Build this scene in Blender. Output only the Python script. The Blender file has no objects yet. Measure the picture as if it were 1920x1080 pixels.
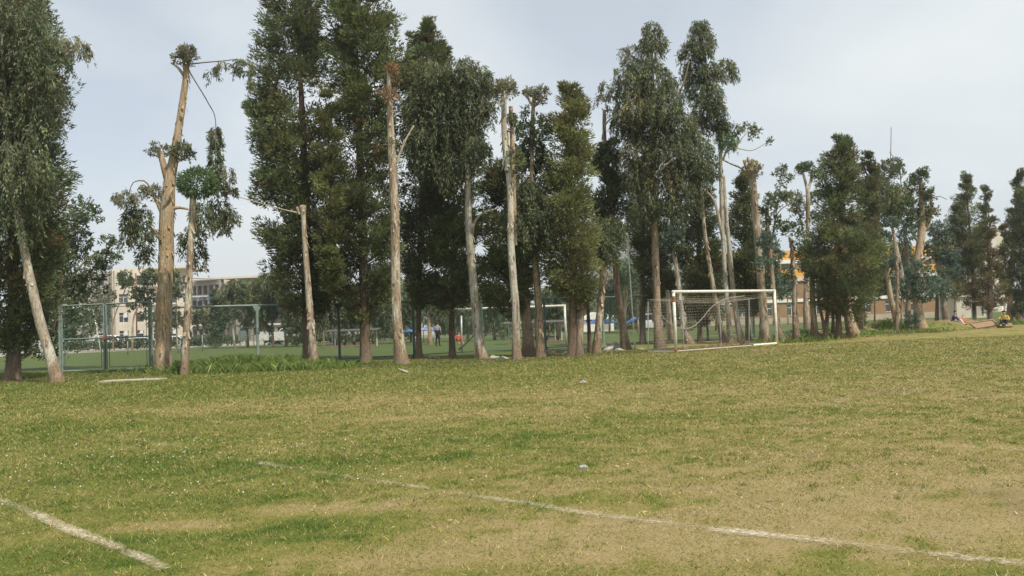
import bpy, bmesh, math
import numpy as np
from mathutils import Vector, Matrix

# ------------------------------------------------------------------ camera
sc = bpy.context.scene
FPX = 1600.0                       # focal length in pixels of a 1920 wide frame
CAM = np.array([0.0, 0.0, 1.45])
PITCH, ROLL = math.radians(2.33), math.radians(2.2)
_F = np.array([0, math.cos(PITCH), math.sin(PITCH)])
_U0 = np.array([0, -math.sin(PITCH), math.cos(PITCH)])
_R0 = np.array([1.0, 0, 0])
_R = math.cos(ROLL) * _R0 - math.sin(ROLL) * _U0
_U = math.sin(ROLL) * _R0 + math.cos(ROLL) * _U0
cam_data = bpy.data.cameras.new('camera')
cam_data.sensor_width = 36.0
cam_data.lens = 36.0 * FPX / 1920.0
cam_data.clip_end = 6000.0
cam = bpy.data.objects.new('camera', cam_data)
sc.collection.objects.link(cam)
M = Matrix((( _R[0], _U[0], -_F[0], CAM[0]), (_R[1], _U[1], -_F[1], CAM[1]), (_R[2], _U[2], -_F[2], CAM[2]), (0, 0, 0, 1)))
cam.matrix_world = M
sc.camera = cam

# ------------------------------------------------------------------ sky and sun
SUN_EL, SUN_AZ = math.radians(55), math.radians(140)      # azimuth clockwise from +Y
world = bpy.data.worlds.new('World'); sc.world = world; world.use_nodes = True
wn, wl = world.node_tree.nodes, world.node_tree.links
wn.clear()
w_out = wn.new('ShaderNodeOutputWorld'); w_bg = wn.new('ShaderNodeBackground')
sky = wn.new('ShaderNodeTexSky'); sky.sky_type = 'NISHITA'; sky.sun_disc = False
sky.sun_elevation = SUN_EL; sky.sun_rotation = SUN_AZ
sky.air_density = 1.0; sky.dust_density = 2.0; sky.ozone_density = 1.0; sky.altitude = 1200
w_bg.inputs['Strength'].default_value = 0.118
tc = wn.new('ShaderNodeTexCoord')
sep = wn.new('ShaderNodeSeparateXYZ'); wl.new(tc.outputs['Generated'], sep.inputs[0])
zc = wn.new('ShaderNodeMath'); zc.operation = 'MAXIMUM'; wl.new(sep.outputs['Z'], zc.inputs[0]); zc.inputs[1].default_value = 0.0
za = wn.new('ShaderNodeMath'); za.operation = 'ADD'; wl.new(zc.outputs[0], za.inputs[0]); za.inputs[1].default_value = 0.42
dx_ = wn.new('ShaderNodeMath'); dx_.operation = 'DIVIDE'; wl.new(sep.outputs['X'], dx_.inputs[0]); wl.new(za.outputs[0], dx_.inputs[1])
dy_ = wn.new('ShaderNodeMath'); dy_.operation = 'DIVIDE'; wl.new(sep.outputs['Y'], dy_.inputs[0]); wl.new(za.outputs[0], dy_.inputs[1])
cmb = wn.new('ShaderNodeCombineXYZ'); wl.new(dx_.outputs[0], cmb.inputs[0]); wl.new(dy_.outputs[0], cmb.inputs[1])
cn = wn.new('ShaderNodeTexNoise'); cn.inputs['Scale'].default_value = 1.25; cn.inputs['Detail'].default_value = 5.0
cn.inputs['Roughness'].default_value = 0.48; cn.inputs['Distortion'].default_value = 0.35
mp = wn.new('ShaderNodeMapping'); mp.inputs['Location'].default_value = (3.1, 1.7, 0.0)
wl.new(cmb.outputs[0], mp.inputs[0]); wl.new(mp.outputs[0], cn.inputs['Vector'])
ramp = wn.new('ShaderNodeValToRGB'); ramp.color_ramp.elements[0].position = 0.40; ramp.color_ramp.elements[0].color = (0.54, 0.54, 0.54, 1)
ramp.color_ramp.elements[1].position = 0.62; ramp.color_ramp.elements[1].color = (0.97, 0.97, 0.97, 1)
wl.new(cn.outputs['Fac'], ramp.inputs[0])
mixs = wn.new('ShaderNodeMix'); mixs.data_type = 'RGBA'
wl.new(ramp.outputs[0], mixs.inputs['Factor']); wl.new(sky.outputs[0], mixs.inputs['A'])
mixs.inputs['B'].default_value = (7.1, 7.4, 7.5, 1)
tnt = wn.new('ShaderNodeMix'); tnt.data_type = 'RGBA'; tnt.blend_type = 'MULTIPLY'; tnt.inputs['Factor'].default_value = 1; tnt.inputs['B'].default_value = (0.975, 0.99, 0.985, 1)
wl.new(mixs.outputs['Result'], tnt.inputs['A']); wl.new(tnt.outputs['Result'], w_bg.inputs['Color']); wl.new(w_bg.outputs[0], w_out.inputs[0])

sun_dir = Vector((math.sin(SUN_AZ) * math.cos(SUN_EL), math.cos(SUN_AZ) * math.cos(SUN_EL), math.sin(SUN_EL)))
sd = bpy.data.lights.new('sun', 'SUN'); sd.energy = 4.4; sd.angle = math.radians(1.2); sd.color = (1.0, 0.93, 0.80)
sun = bpy.data.objects.new('sun', sd); sc.collection.objects.link(sun)
sun.rotation_euler = sun_dir.to_track_quat('Z', 'Y').to_euler(); sun.location = (20, -20, 40)

sc.view_settings.view_transform = 'Standard'; sc.view_settings.look = 'None'
sc.view_settings.gamma = 1.0; sc.view_settings.exposure = 0.12
sc.render.engine = 'CYCLES'
sc.cycles.max_bounces = 6; sc.cycles.transparent_max_bounces = 12
sc.cycles.use_denoising = True; sc.cycles.denoiser = 'OPENIMAGEDENOISE'

# ------------------------------------------------------------------ helpers
def ray(px, py):
    return _F + (px - 960) / FPX * _R + (540 - py) / FPX * _U
def P(px, py, Y):
    d = ray(px, py); return CAM + d * (Y / d[1])
def G(px, py):
    d = ray(px, py); return CAM + d * (-CAM[2] / d[2])
def norm(a):
    return a / np.maximum(np.linalg.norm(a, axis=-1, keepdims=True), 1e-9)

def _hash(i, j, s):
    with np.errstate(over='ignore'):
        h = (i.astype(np.int64) * 374761393 + j.astype(np.int64) * 668265263 + s * 982451653) & 0x7fffffff
        h = ((h ^ (h >> 13)) * 1274126177) & 0x7fffffff
        h = h ^ (h >> 16)
    return (h & 0xffff) / 65535.0
def vnoise(x, y, s=0):
    i, j = np.floor(x), np.floor(y); fx, fy = x - i, y - j
    fx, fy = fx * fx * (3 - 2 * fx), fy * fy * (3 - 2 * fy)
    a, b, c, d = _hash(i, j, s), _hash(i + 1, j, s), _hash(i, j + 1, s), _hash(i + 1, j + 1, s)
    return (a * (1 - fx) + b * fx) * (1 - fy) + (c * (1 - fx) + d * fx) * fy
def fbm(x, y, s=0, o=4):
    r, a, t = 0, 1.0, 0
    for k in range(o):
        r = r + a * vnoise(x * 2 ** k + 17.3 * k, y * 2 ** k - 9.1 * k, s + k); t += a; a *= 0.5
    return r / t

COL = sc.collection
def mesh_np(name, V, Fq, mat, col=None, smooth=False, attrs=None):
    V = np.asarray(V, np.float32); Fq = np.asarray(Fq, np.int32)
    me = bpy.data.meshes.new(name)
    n, k = Fq.shape
    me.vertices.add(len(V)); me.vertices.foreach_set('co', V.ravel())
    me.loops.add(n * k); me.loops.foreach_set('vertex_index', Fq.ravel())
    me.polygons.add(n); me.polygons.foreach_set('loop_start', np.arange(0, n * k, k, dtype=np.int32))
    me.polygons.foreach_set('loop_total', np.full(n, k, np.int32))
    if smooth: me.polygons.foreach_set('use_smooth', np.ones(n, bool))
    if col is not None:
        at = me.color_attributes.new('col', 'FLOAT_COLOR', 'POINT')
        c4 = np.ones((len(V), 4), np.float32); c4[:, :3] = col
        at.data.foreach_set('color', c4.ravel())
    for an, av in (attrs or {}).items():
        at = me.attributes.new(an, 'FLOAT', 'POINT'); at.data.foreach_set('value', np.asarray(av, np.float32))
    me.update(calc_edges=True)
    me.materials.append(mat)
    return me
def link(name, me, parent=None, loc=None, **props):
    o = bpy.data.objects.new(name, me); COL.objects.link(o)
    if parent is not None: o.parent = parent
    if loc is not None: o.location = [float(v) for v in loc]
    for k, v in props.items(): o[k] = v
    return o
def thing(name, label, category, loc, group=None, rotz=0.0):
    o = bpy.data.objects.new(name, None); COL.objects.link(o); o.empty_display_size = 0.3
    o.location = [float(v) for v in loc]; o.rotation_euler = (0, 0, rotz)
    o['label'] = label; o['category'] = category
    if group: o['group'] = group
    return o

class MB:
    """collects boxes, tubes and polygons into one mesh"""
    def __init__(s): s.v, s.f = [], []
    def add(s, V, Fc):
        b = len(s.v); s.v += [tuple(map(float, q)) for q in V]; s.f += [tuple(int(i) + b for i in q) for q in Fc]; return s
    def box(s, c, h, R=None):
        c, h = np.array(c, float), np.array(h, float)
        V = np.array([[x, y, z] for x in (-1, 1) for y in (-1, 1) for z in (-1, 1)], float) * h
        if R is not None: V = V @ np.array(R).T
        return s.add(V + c, [(0, 1, 3, 2), (4, 6, 7, 5), (0, 4, 5, 1), (2, 3, 7, 6), (0, 2, 6, 4), (1, 5, 7, 3)])
    def bar(s, a, b, w, h=None):
        """rectangular bar from a to b"""
        a, b = np.array(a, float), np.array(b, float); d = norm(b - a)
        up = np.array([0, 0, 1.0]) if abs(d[2]) < .95 else np.array([0, 1.0, 0])
        x = norm(np.cross(d, up)); y = np.cross(x, d); h = h or w
        V = [p + sx * x * w / 2 + sy * y * h / 2 for p in (a, b) for sx, sy in ((-1, -1), (1, -1), (1, 1), (-1, 1))]
        return s.add(V, [(3, 2, 1, 0), (4, 5, 6, 7), (0, 1, 5, 4), (1, 2, 6, 5), (2, 3, 7, 6), (3, 0, 4, 7)])
    def tube(s, pts, rad, n=8, cap=True):
        pts = np.array(pts, float); rad = np.broadcast_to(np.array(rad, float), (len(pts),))
        V, Fc = tube_np(pts, rad, n)
        s.add(V, Fc)
        if cap:
            b = len(s.v) - len(V)
            s.f.append(tuple(b + i for i in range(n))[::-1]); s.f.append(tuple(b + len(V) - n + i for i in range(n)))
        return s
    def prism(s, poly, axis_o, ax, ay, an, t):
        """extrude 2-D polygon (in ax, ay) along an by +-t/2"""
        o, ax, ay, an = map(lambda q: np.array(q, float), (axis_o, ax, ay, an))
        n = len(poly)
        V = [o + x * ax + y * ay + sgn * an * t / 2 for sgn in (-1, 1) for x, y in poly]
        Fc = [tuple(range(n))[::-1], tuple(range(n, 2 * n))] + [(i, (i + 1) % n, n + (i + 1) % n, n + i) for i in range(n)]
        return s.add(V, Fc)
    def build(s, name, mat, parent=None, loc=None, smooth=False, bevel=0, **props):
        me = bpy.data.meshes.new(name); me.from_pydata(s.v, [], s.f)
        bm = bmesh.new(); bm.from_mesh(me); bmesh.ops.recalc_face_normals(bm, faces=bm.faces)
        if bevel: bmesh.ops.bevel(bm, geom=list(bm.edges), offset=bevel, segments=2, affect='EDGES', profile=0.6)
        if smooth:
            for f in bm.faces: f.smooth = True
        bm.to_mesh(me); bm.free(); me.materials.append(mat); me.update()
        return link(name, me, parent, loc, **props)

def tube_np(pts, rad, n):
    T = np.gradient(pts, axis=0); T = norm(T)
    ref = np.array([0.13, 1.0, 0.07]) if abs(T[0][1]) < .9 else np.array([1.0, 0, 0])
    X = norm(np.cross(T, ref)); Yv = np.cross(T, X)
    a = np.arange(n) * 2 * math.pi / n
    V = pts[:, None, :] + rad.reshape(len(pts), -1)[:, :, None] * (np.cos(a)[None, :, None] * X[:, None, :] + np.sin(a)[None, :, None] * Yv[:, None, :])
    k = len(pts); i = np.arange(k - 1)[:, None] * n + np.arange(n)[None, :]; j = np.arange(k - 1)[:, None] * n + (np.arange(n)[None, :] + 1) % n
    Fq = np.stack([i, j, j + n, i + n], -1).reshape(-1, 4)
    return V.reshape(-1, 3), Fq
def smooth_path(pts, m):
    """Catmull-Rom resample of rows (any width) to m rows"""
    p = np.array(pts, float); k = len(p)
    if k == 2: return p[0] + (p[1] - p[0]) * np.linspace(0, 1, m)[:, None]
    q = np.vstack([2 * p[0] - p[1], p, 2 * p[-1] - p[-2]])
    seg = np.linalg.norm(np.diff(p[:, :3], axis=0), axis=1); cum = np.concatenate([[0], np.cumsum(seg)])
    out = []
    for t in np.linspace(0, cum[-1], m):
        i = min(max(int(np.searchsorted(cum, t) - 1), 0), k - 2); u = (t - cum[i]) / max(seg[i], 1e-6)
        a, b, c, d = q[i], q[i + 1], q[i + 2], q[i + 3]
        out.append(0.5 * (2 * b + (c - a) * u + (2 * a - 5 * b + 4 * c - d) * u * u + (3 * b - a - 3 * c + d) * u ** 3))
    return np.array(out)

# ------------------------------------------------------------------ materials
def new_mat(name):
    m = bpy.data.materials.new(name); m.use_nodes = True
    nt = m.node_tree; b = nt.nodes['Principled BSDF']
    return m, nt, nt.nodes, nt.links, b
def flat(name, c, rough=0.6, metal=0.0, vary=0.12, scale=6.0, spec=0.4):
    """plain colour with a little procedural dirt and tone variation"""
    m, nt, N, L, b = new_mat(name)
    t = N.new('ShaderNodeTexCoord'); n = N.new('ShaderNodeTexNoise'); n.inputs['Scale'].default_value = scale; n.inputs['Detail'].default_value = 5
    L.new(t.outputs['Object'], n.inputs['Vector'])
    r = N.new('ShaderNodeValToRGB'); r.color_ramp.elements[0].position = .3; r.color_ramp.elements[1].position = .7
    r.color_ramp.elements[0].color = (*[v * (1 - vary) for v in c], 1); r.color_ramp.elements[1].color = (*[min(1, v * (1 + vary)) for v in c], 1)
    L.new(n.outputs['Fac'], r.inputs[0]); L.new(r.outputs[0], b.inputs['Base Color'])
    b.inputs['Roughness'].default_value = rough; b.inputs['Metallic'].default_value = metal; b.inputs['Specular IOR Level'].default_value = spec
    return m
def leaf_mat(name, trans=0.28, rough=0.5, spec=0.3):
    m, nt, N, L, b = new_mat(name)
    a = N.new('ShaderNodeAttribute'); a.attribute_name = 'col'
    L.new(a.outputs['Color'], b.inputs['Base Color']); b.inputs['Roughness'].default_value = rough; b.inputs['Specular IOR Level'].default_value = spec
    tr = N.new('ShaderNodeBsdfTranslucent'); L.new(a.outputs['Color'], tr.inputs['Color'])
    mx = N.new('ShaderNodeMixShader'); mx.inputs[0].default_value = trans
    L.new(b.outputs[0], mx.inputs[1]); L.new(tr.outputs[0], mx.inputs[2]); L.new(mx.outputs[0], N['Material Output'].inputs['Surface'])
    return m
def bark_mat(name, c_main, c_patch, c_dark, patch=(.46, .54), stock=1.0, c_stock=(.24, .175, .115)):
    """streaked, patchy bark; a rough darker stocking near the foot (object z below about `stock` metres)"""
    m, nt, N, L, b = new_mat(name)
    t = N.new('ShaderNodeTexCoord'); oi = N.new('ShaderNodeObjectInfo')
    off = N.new('ShaderNodeVectorMath'); off.operation = 'MULTIPLY_ADD'
    sc3 = N.new('ShaderNodeCombineXYZ')
    for i, k in enumerate((37.0, 91.0, 53.0)):
        mm = N.new('ShaderNodeMath'); mm.operation = 'MULTIPLY'; L.new(oi.outputs['Random'], mm.inputs[0]); mm.inputs[1].default_value = k; L.new(mm.outputs[0], sc3.inputs[i])
    off.inputs[1].default_value = (1, 1, 1); L.new(t.outputs['Object'], off.inputs[0]); L.new(sc3.outputs[0], off.inputs[2])
    def noise(scale, zs, detail=5, rough=.55):
        mp = N.new('ShaderNodeMapping'); mp.inputs['Scale'].default_value = (1, 1, zs); L.new(off.outputs[0], mp.inputs[0])
        n = N.new('ShaderNodeTexNoise'); n.inputs['Scale'].default_value = scale; n.inputs['Detail'].default_value = detail; n.inputs['Roughness'].default_value = rough
        L.new(mp.outputs[0], n.inputs['Vector']); return n.outputs['Fac']
    def rmp(f, p0, p1):
        r = N.new('ShaderNodeMapRange'); r.inputs['From Min'].default_value = p0; r.inputs['From Max'].default_value = p1; L.new(f, r.inputs['Value']); return r.outputs[0]
    def mix(f, a, c):
        x = N.new('ShaderNodeMix'); x.data_type = 'RGBA'; L.new(f, x.inputs['Factor'])
        for s, q in (('A', a), ('B', c)):
            if isinstance(q, tuple): x.inputs[s].default_value = (*q, 1)
            else: L.new(q, x.inputs[s])
        return x.outputs['Result']
    broad = noise(3.2, .28, 6, .65); streak = noise(17, .07, 6); fine = noise(30, .35, 4)
    c = mix(rmp(broad, *patch), c_main, c_patch)
    c = mix(rmp(streak, .54, .70), c, c_dark)
    c = mix(rmp(noise(5.5, .5, 3), .655, .70), c, tuple(v * .8 for v in c_dark))
    tone = mix(rmp(fine, .25, .75), (.50, .50, .50), (1.35, 1.33, 1.3))
    ml = N.new('ShaderNodeMix'); ml.data_type = 'RGBA'; ml.blend_type = 'MULTIPLY'; ml.inputs['Factor'].default_value = 1
    L.new(c, ml.inputs['A']); L.new(tone, ml.inputs['B'])
    sp = N.new('ShaderNodeSeparateXYZ'); L.new(t.outputs['Object'], sp.inputs[0])
    z = N.new('ShaderNodeMath'); z.operation = 'MULTIPLY_ADD'; L.new(broad, z.inputs[0]); z.inputs[1].default_value = -3.2; L.new(sp.outputs['Z'], z.inputs[2])
    st = rmp(z.outputs[0], stock - 1.6 + .35, stock - 1.6 - .35)
    stc = mix(rmp(fine, .3, .7), tuple(v * .55 for v in c_stock), tuple(v * 1.35 for v in c_stock))
    fin = mix(st, ml.outputs['Result'], stc)
    L.new(fin, b.inputs['Base Color']); b.inputs['Roughness'].default_value = .85; b.inputs['Specular IOR Level'].default_value = .15
    bp = N.new('ShaderNodeBump'); bp.inputs['Strength'].default_value = .8; bp.inputs['Distance'].default_value = .05
    L.new(streak, bp.inputs['Height']); L.new(bp.outputs[0], b.inputs['Normal'])
    return m

MAT = dict(
    leaf=leaf_mat('foliage', .40), gloss=leaf_mat('glossy_foliage', .18, .32, .6), grassb=leaf_mat('grass_blades', .35, .6, .2),
    pale=bark_mat('pale_eucalyptus_bark', (.50, .45, .36), (.31, .235, .16), (.15, .11, .08), stock=.9),
    grey=bark_mat('grey_eucalyptus_bark', (.50, .48, .41), (.36, .31, .24), (.15, .125, .10), stock=.5),
    tan=bark_mat('tan_peeling_bark', (.40, .295, .19), (.49, .405, .30), (.17, .11, .07), (.46, .60), stock=.3, c_stock=(.27, .185, .12)),
    brown=bark_mat('brown_bark', (.25, .185, .13), (.36, .29, .21), (.09, .065, .05), stock=.5, c_stock=(.17, .125, .09)),
    dark=bark_mat('dark_cypress_bark', (.115, .08, .058), (.16, .115, .08), (.05, .036, .03), stock=.9, c_stock=(.185, .135, .095)),
    cut=flat('cut_wood', (.50, .37, .22), .85, vary=.25, scale=14),
    twig=flat('twig_bark', (.17, .125, .09), .9, vary=.3, scale=9),
    paletwig=flat('pale_twig_bark', (.40, .33, .24), .9, vary=.25, scale=9),
)
# ------------------------------------------------------------------ ground
# earth mounds beside the pitch on the right: centre x, y, height, radius x, radius y, bare soil share
def _mnd(px, Y, h, rx, ry, soil): p = P(px, 600, Y); return (p[0], Y, h, rx, ry, soil)
MOUNDS = [_mnd(1655, 53, .62, 1.5, 1.5, .35), _mnd(1745, 55, .55, 1.4, 1.6, .3), _mnd(1795, 57, .60, 2.0, 1.5, 1.0), _mnd(1595, 52, .18, 1.2, 1.0, .4), _mnd(440, 35.2, .26, 1.3, .7, 0.0), _mnd(510, 35.6, .20, 1.2, .7, 0.0)]
def H(x, y):
    x, y = np.asarray(x, float), np.asarray(y, float)
    h = (fbm(x * .16, y * .16, 5, 2) - .5) * .05
    for cx, cy, hh, rx, ry, s in MOUNDS:
        h = h + hh * np.exp(-(((x - cx) / rx) ** 2 + ((y - cy) / ry) ** 2)) * (.75 + .5 * fbm(x * 1.3, y * 1.3, 9, 3))
    return h
def blob(x, y, px, py, rx, ry):
    c = G(px, py); return np.exp(-(((x - c[0]) / rx) ** 2 + ((y - c[1]) / ry) ** 2))
FENCE_A, FENCE_D = np.array([-11.0, 36.7]), np.array([3.15, 1.72])
def behind_fence(x, y):                      # >0 beyond the fence line, metres
    n = np.array([-FENCE_D[1], FENCE_D[0]]); n = n / np.linalg.norm(n)
    return (x - FENCE_A[0]) * n[0] + (y - FENCE_A[1]) * n[1]
GREEN_BLOBS = [(1140, 937, .75, .22, 1.0), (420, 880, 1.7, .6, .75), (240, 860, .9, .5, .6), (660, 975, 1.1, .35, .6), (480, 1010, .8, .3, .5), (1060, 818, 1.8, .6, .8),
               (1250, 780, 1.8, .8, .7), (130, 1050, 1.0, .5, .6), (100, 800, 2.0, 1.0, .5), (820, 1060, .7, .2, .4), (1080, 1025, .6, .15, .4), (300, 950, 1.0, .4, .45), (700, 860, 1.6, .5, .4), (1300, 1060, .5, .1, .4)]
DRY_BLOBS = [(1500, 960, 2.8, 1.4, .35), (1700, 860, 4.0, 2.0, .28), (1250, 1000, 1.8, .5, .3), (620, 950, .9, .2, .5), (330, 985, .5, .15, .6), (980, 740, 9, 2.6, .2), (1500, 760, 6, 3, .18), (500, 760, 5, 1.6, .2), (900, 1050, 1.2, .25, .35), (850, 780, 4.0, .8, .2)]
def dry_of(x, y):
    d = .545 + (fbm(x * .33, y * .33, 21, 4) - .5) * .24 + (fbm(x * 1.7, y * 1.7, 31, 4) - .5) * .5
    d = d - .55 * np.clip((fbm(x * 5.5, y * 5.5, 131, 2) - .62) * 7, 0, 1) * (.7 + .03 * np.clip(x, -10, 10))
    d = d + .016 * np.clip(x, -8, 10)
    for px, py, rx, ry, k in GREEN_BLOBS: d = d - .36 * k * blob(x, y, px, py, rx, ry) * (.6 + .8 * fbm(x * 2.1, y * 2.1, 77, 3))
    for px, py, rx, ry, k in DRY_BLOBS: d = d + k * blob(x, y, px, py, rx, ry)
    f = behind_fence(x, y)
    d = d - .35 * np.clip((f + 5.0) / 5.0, 0, 1)
    return np.clip(d, 0, .95)
def soil_of(x, y):
    s = np.clip((fbm(x * .8, y * .8, 41, 4) - .60) * 4.0, 0, .75) * np.clip(.45 + .07 * x, .1, 1)
    a, b = G(1262, 662), G(1530, 652)                       # worn goal mouth
    for t in np.linspace(0, 1, 7):
        c = a + (b - a) * t; s = s + .75 * np.exp(-(((x - c[0] - .5) / 1.1) ** 2 + ((y - c[1] + .9) / .8) ** 2)) * fbm(x * 1.5, y * 1.5, 51, 3)
    f = behind_fence(x, y)
    s = s + .9 * np.exp(-((f + .9) / 1.2) ** 2) * np.clip(fbm(x * .7, y * .7, 61, 3) * 2.2 - .75, 0, 1)
    for cx, cy, hh, rx, ry, k in MOUNDS:
        s = s + k * 1.3 * np.exp(-(((x - cx) / rx) ** 2 + ((y - cy) / ry) ** 2)) * np.clip(fbm(x * 1.2, y * 1.2, 71, 3) * 2 - .3, 0, 1)
    return np.clip(s, 0, 1)
def axis(lo, hi, step, far_lo, far_hi):
    core = np.arange(lo, hi + 1e-6, step); up, dn = [], []
    v, s = hi, step
    while v < far_hi: s *= 1.22; v += s; up.append(v)
    v, s = lo, step
    while v > far_lo: s *= 1.22; v -= s; dn.append(v)
    return np.concatenate([dn[::-1], core, up])
gx, gy = axis(-19, 32, .17, -1400, 1400), axis(4.0, 62, .17, -300, 1300)
XX, YY = np.meshgrid(gx, gy); X1, Y1 = XX.ravel(), YY.ravel()
nx, ny = len(gx), len(gy)
ii = (np.arange(ny - 1)[:, None] * nx + np.arange(nx - 1)[None, :]).ravel()
GF = np.stack([ii, ii + 1, ii + nx + 1, ii + nx], -1)
lush = np.clip(behind_fence(X1, Y1) / 1.2 + .35 + (fbm(X1 * .5, Y1 * .5, 81, 3) - .5), 0, 1)
yard = np.clip((behind_fence(X1, Y1) - 62) / 6, 0, 1)

def grass_ground():
    m, nt, N, L, b = new_mat('patchy_turf')
    t = N.new('ShaderNodeTexCoord')
    def at(n): a = N.new('ShaderNodeAttribute'); a.attribute_name = n; return a.outputs['Fac']
    def noise(s, d=4, r=.6):
        n = N.new('ShaderNodeTexNoise'); n.inputs['Scale'].default_value = s; n.inputs['Detail'].default_value = d; n.inputs['Roughness'].default_value = r
        L.new(t.outputs['Object'], n.inputs['Vector']); return n.outputs['Fac']
    def ma(f, k, c):
        x = N.new('ShaderNodeMath'); x.operation = 'MULTIPLY_ADD'; L.new(f, x.inputs[0]); x.inputs[1].default_value = k
        if isinstance(c, float): x.inputs[2].default_value = c
        else: L.new(c, x.inputs[2])
        return x.outputs[0]
    n1, n2, n3 = noise(5, 6, .65), noise(38, 5, .7), noise(1.1, 4)
    n4 = noise(120, 3, .6)
    d = ma(n1, .8, at('dry')); d = ma(n2, 1.3, d); d = ma(n3, .25, d); d = ma(n4, 1.2, d)
    d = ma(d, 1.0, -1.80)
    r = N.new('ShaderNodeValToRGB'); e = r.color_ramp.elements
    e[0].position = 0.0; e[0].color = (.055, .095, .016, 1); e[1].position = 1.0; e[1].color = (.36, .28, .145, 1)
    for p, c in ((.3, (.125, .155, .030, 1)), (.55, (.210, .200, .050, 1)), (.8, (.30, .238, .098, 1))):
        q = e.new(p); q.color = c
    L.new(d, r.inputs[0])
    def mix(f, a, c):
        x = N.new('ShaderNodeMix'); x.data_type = 'RGBA'; L.new(f, x.inputs['Factor'])
        for s, q in (('A', a), ('B', c)):
            if isinstance(q, tuple): x.inputs[s].default_value = (*q, 1)
            else: L.new(q, x.inputs[s])
        return x.outputs['Result']
    lr = N.new('ShaderNodeValToRGB'); lr.color_ramp.elements[0].position = .3; lr.color_ramp.elements[0].color = (.062, .090, .028, 1)
    lr.color_ramp.elements[1].position = .7; lr.color_ramp.elements[1].color = (.120, .148, .054, 1); L.new(n1, lr.inputs[0])
    c = mix(at('lush'), r.outputs[0], lr.outputs[0])
    sr = N.new('ShaderNodeValToRGB'); sr.color_ramp.elements[0].position = .3; sr.color_ramp.elements[0].color = (.155, .105, .062, 1)
    sr.color_ramp.elements[1].position = .7; sr.color_ramp.elements[1].color = (.30, .215, .135, 1); L.new(n2, sr.inputs[0])
    sf = ma(n2, .8, at('soil')); sf = ma(sf, 1.6, -.95)
    cl = N.new('ShaderNodeClamp'); L.new(sf, cl.inputs[0])
    c = mix(cl.outputs[0], c, sr.outputs[0])
    c = mix(at('yard'), c, (.33, .30, .25))
    L.new(c, b.inputs['Base Color']); b.inputs['Roughness'].default_value = .95; b.inputs['Specular IOR Level'].default_value = .1
    bp = N.new('ShaderNodeBump'); bp.inputs['Strength'].default_value = .7; bp.inputs['Distance'].default_value = .05
    L.new(n2, bp.inputs['Height']); L.new(bp.outputs[0], b.inputs['Normal'])
    return m
gme = mesh_np('ground', np.stack([X1, Y1, H(X1, Y1)], -1), GF, grass_ground(), smooth=True,
              attrs=dict(dry=dry_of(X1, Y1), soil=soil_of(X1, Y1), lush=lush, yard=yard))
link('ground', gme, kind='structure')

# hazy hill seen through the gap between the trunks
hx = np.linspace(-400, 800, 90); hy = np.linspace(780, 1220, 30)
HX, HY = np.meshgrid(hx, hy)
pk = P(1183, 452, 1000)
hz = (pk[2]) * np.exp(-np.abs((HX - pk[0]) / 75) ** 1.25) * np.exp(-((HY - 1000) / 100) ** 2) + 36 * np.exp(-((HX - 260) / 220) ** 2) * np.exp(-((HY - 1030) / 100) ** 2)
hz = hz * (.8 + .4 * fbm(HX / 45, HY / 45, 3, 4)) - 3
ii = (np.arange(29)[:, None] * 90 + np.arange(89)[None, :]).ravel()
hill_m = flat('hill_scrub', (.10, .115, .08), .95, vary=.3, scale=.02)
link('hills', mesh_np('hills', np.stack([HX.ravel(), HY.ravel(), hz.ravel()], -1), np.stack([ii, ii + 1, ii + 91, ii + 90], -1), hill_m, smooth=True), kind='structure')

# ------------------------------------------------------------------ painted pitch lines (worn lime)
def lime_mat():
    m, nt, N, L, b = new_mat('worn_lime_line')
    t = N.new('ShaderNodeTexCoord'); a = N.new('ShaderNodeAttribute'); a.attribute_name = 'cov'
    n = N.new('ShaderNodeTexNoise'); n.inputs['Scale'].default_value = 26; n.inputs['Detail'].default_value = 6; n.inputs['Roughness'].default_value = .7
    n2 = N.new('ShaderNodeTexNoise'); n2.inputs['Scale'].default_value = 2.2; n2.inputs['Detail'].default_value = 3
    L.new(t.outputs['Object'], n.inputs['Vector']); L.new(t.outputs['Object'], n2.inputs['Vector'])
    s = N.new('ShaderNodeMath'); s.operation = 'MULTIPLY_ADD'; L.new(n2.outputs['Fac'], s.inputs[0]); s.inputs[1].default_value = .45; L.new(n.outputs['Fac'], s.inputs[2])
    d = N.new('ShaderNodeMath'); d.operation = 'ADD'; L.new(s.outputs[0], d.inputs[0]); L.new(a.outputs['Fac'], d.inputs[1])
    r = N.new('ShaderNodeMapRange'); r.inputs['From Min'].default_value = 1.08; r.inputs['From Max'].default_value = 1.70; L.new(d.outputs[0], r.inputs['Value'])
    cr = N.new('ShaderNodeValToRGB'); cr.color_ramp.elements[0].position = .45; cr.color_ramp.elements[0].color = (.42, .335, .20, 1)
    cr.color_ramp.elements[1].position = .64; cr.color_ramp.elements[1].color = (.66, .60, .47, 1); ml_ = N.new('ShaderNodeMath'); ml_.operation = 'MULTIPLY'; L.new(s.outputs[0], ml_.inputs[0]); ml_.inputs[1].default_value = .69; L.new(ml_.outputs[0], cr.inputs[0])
    L.new(cr.outputs[0], b.inputs['Base Color']); b.inputs['Roughness'].default_value = .9
    L.new(r.outputs[0], b.inputs['Alpha'])
    return m
LIME = lime_mat()
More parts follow.
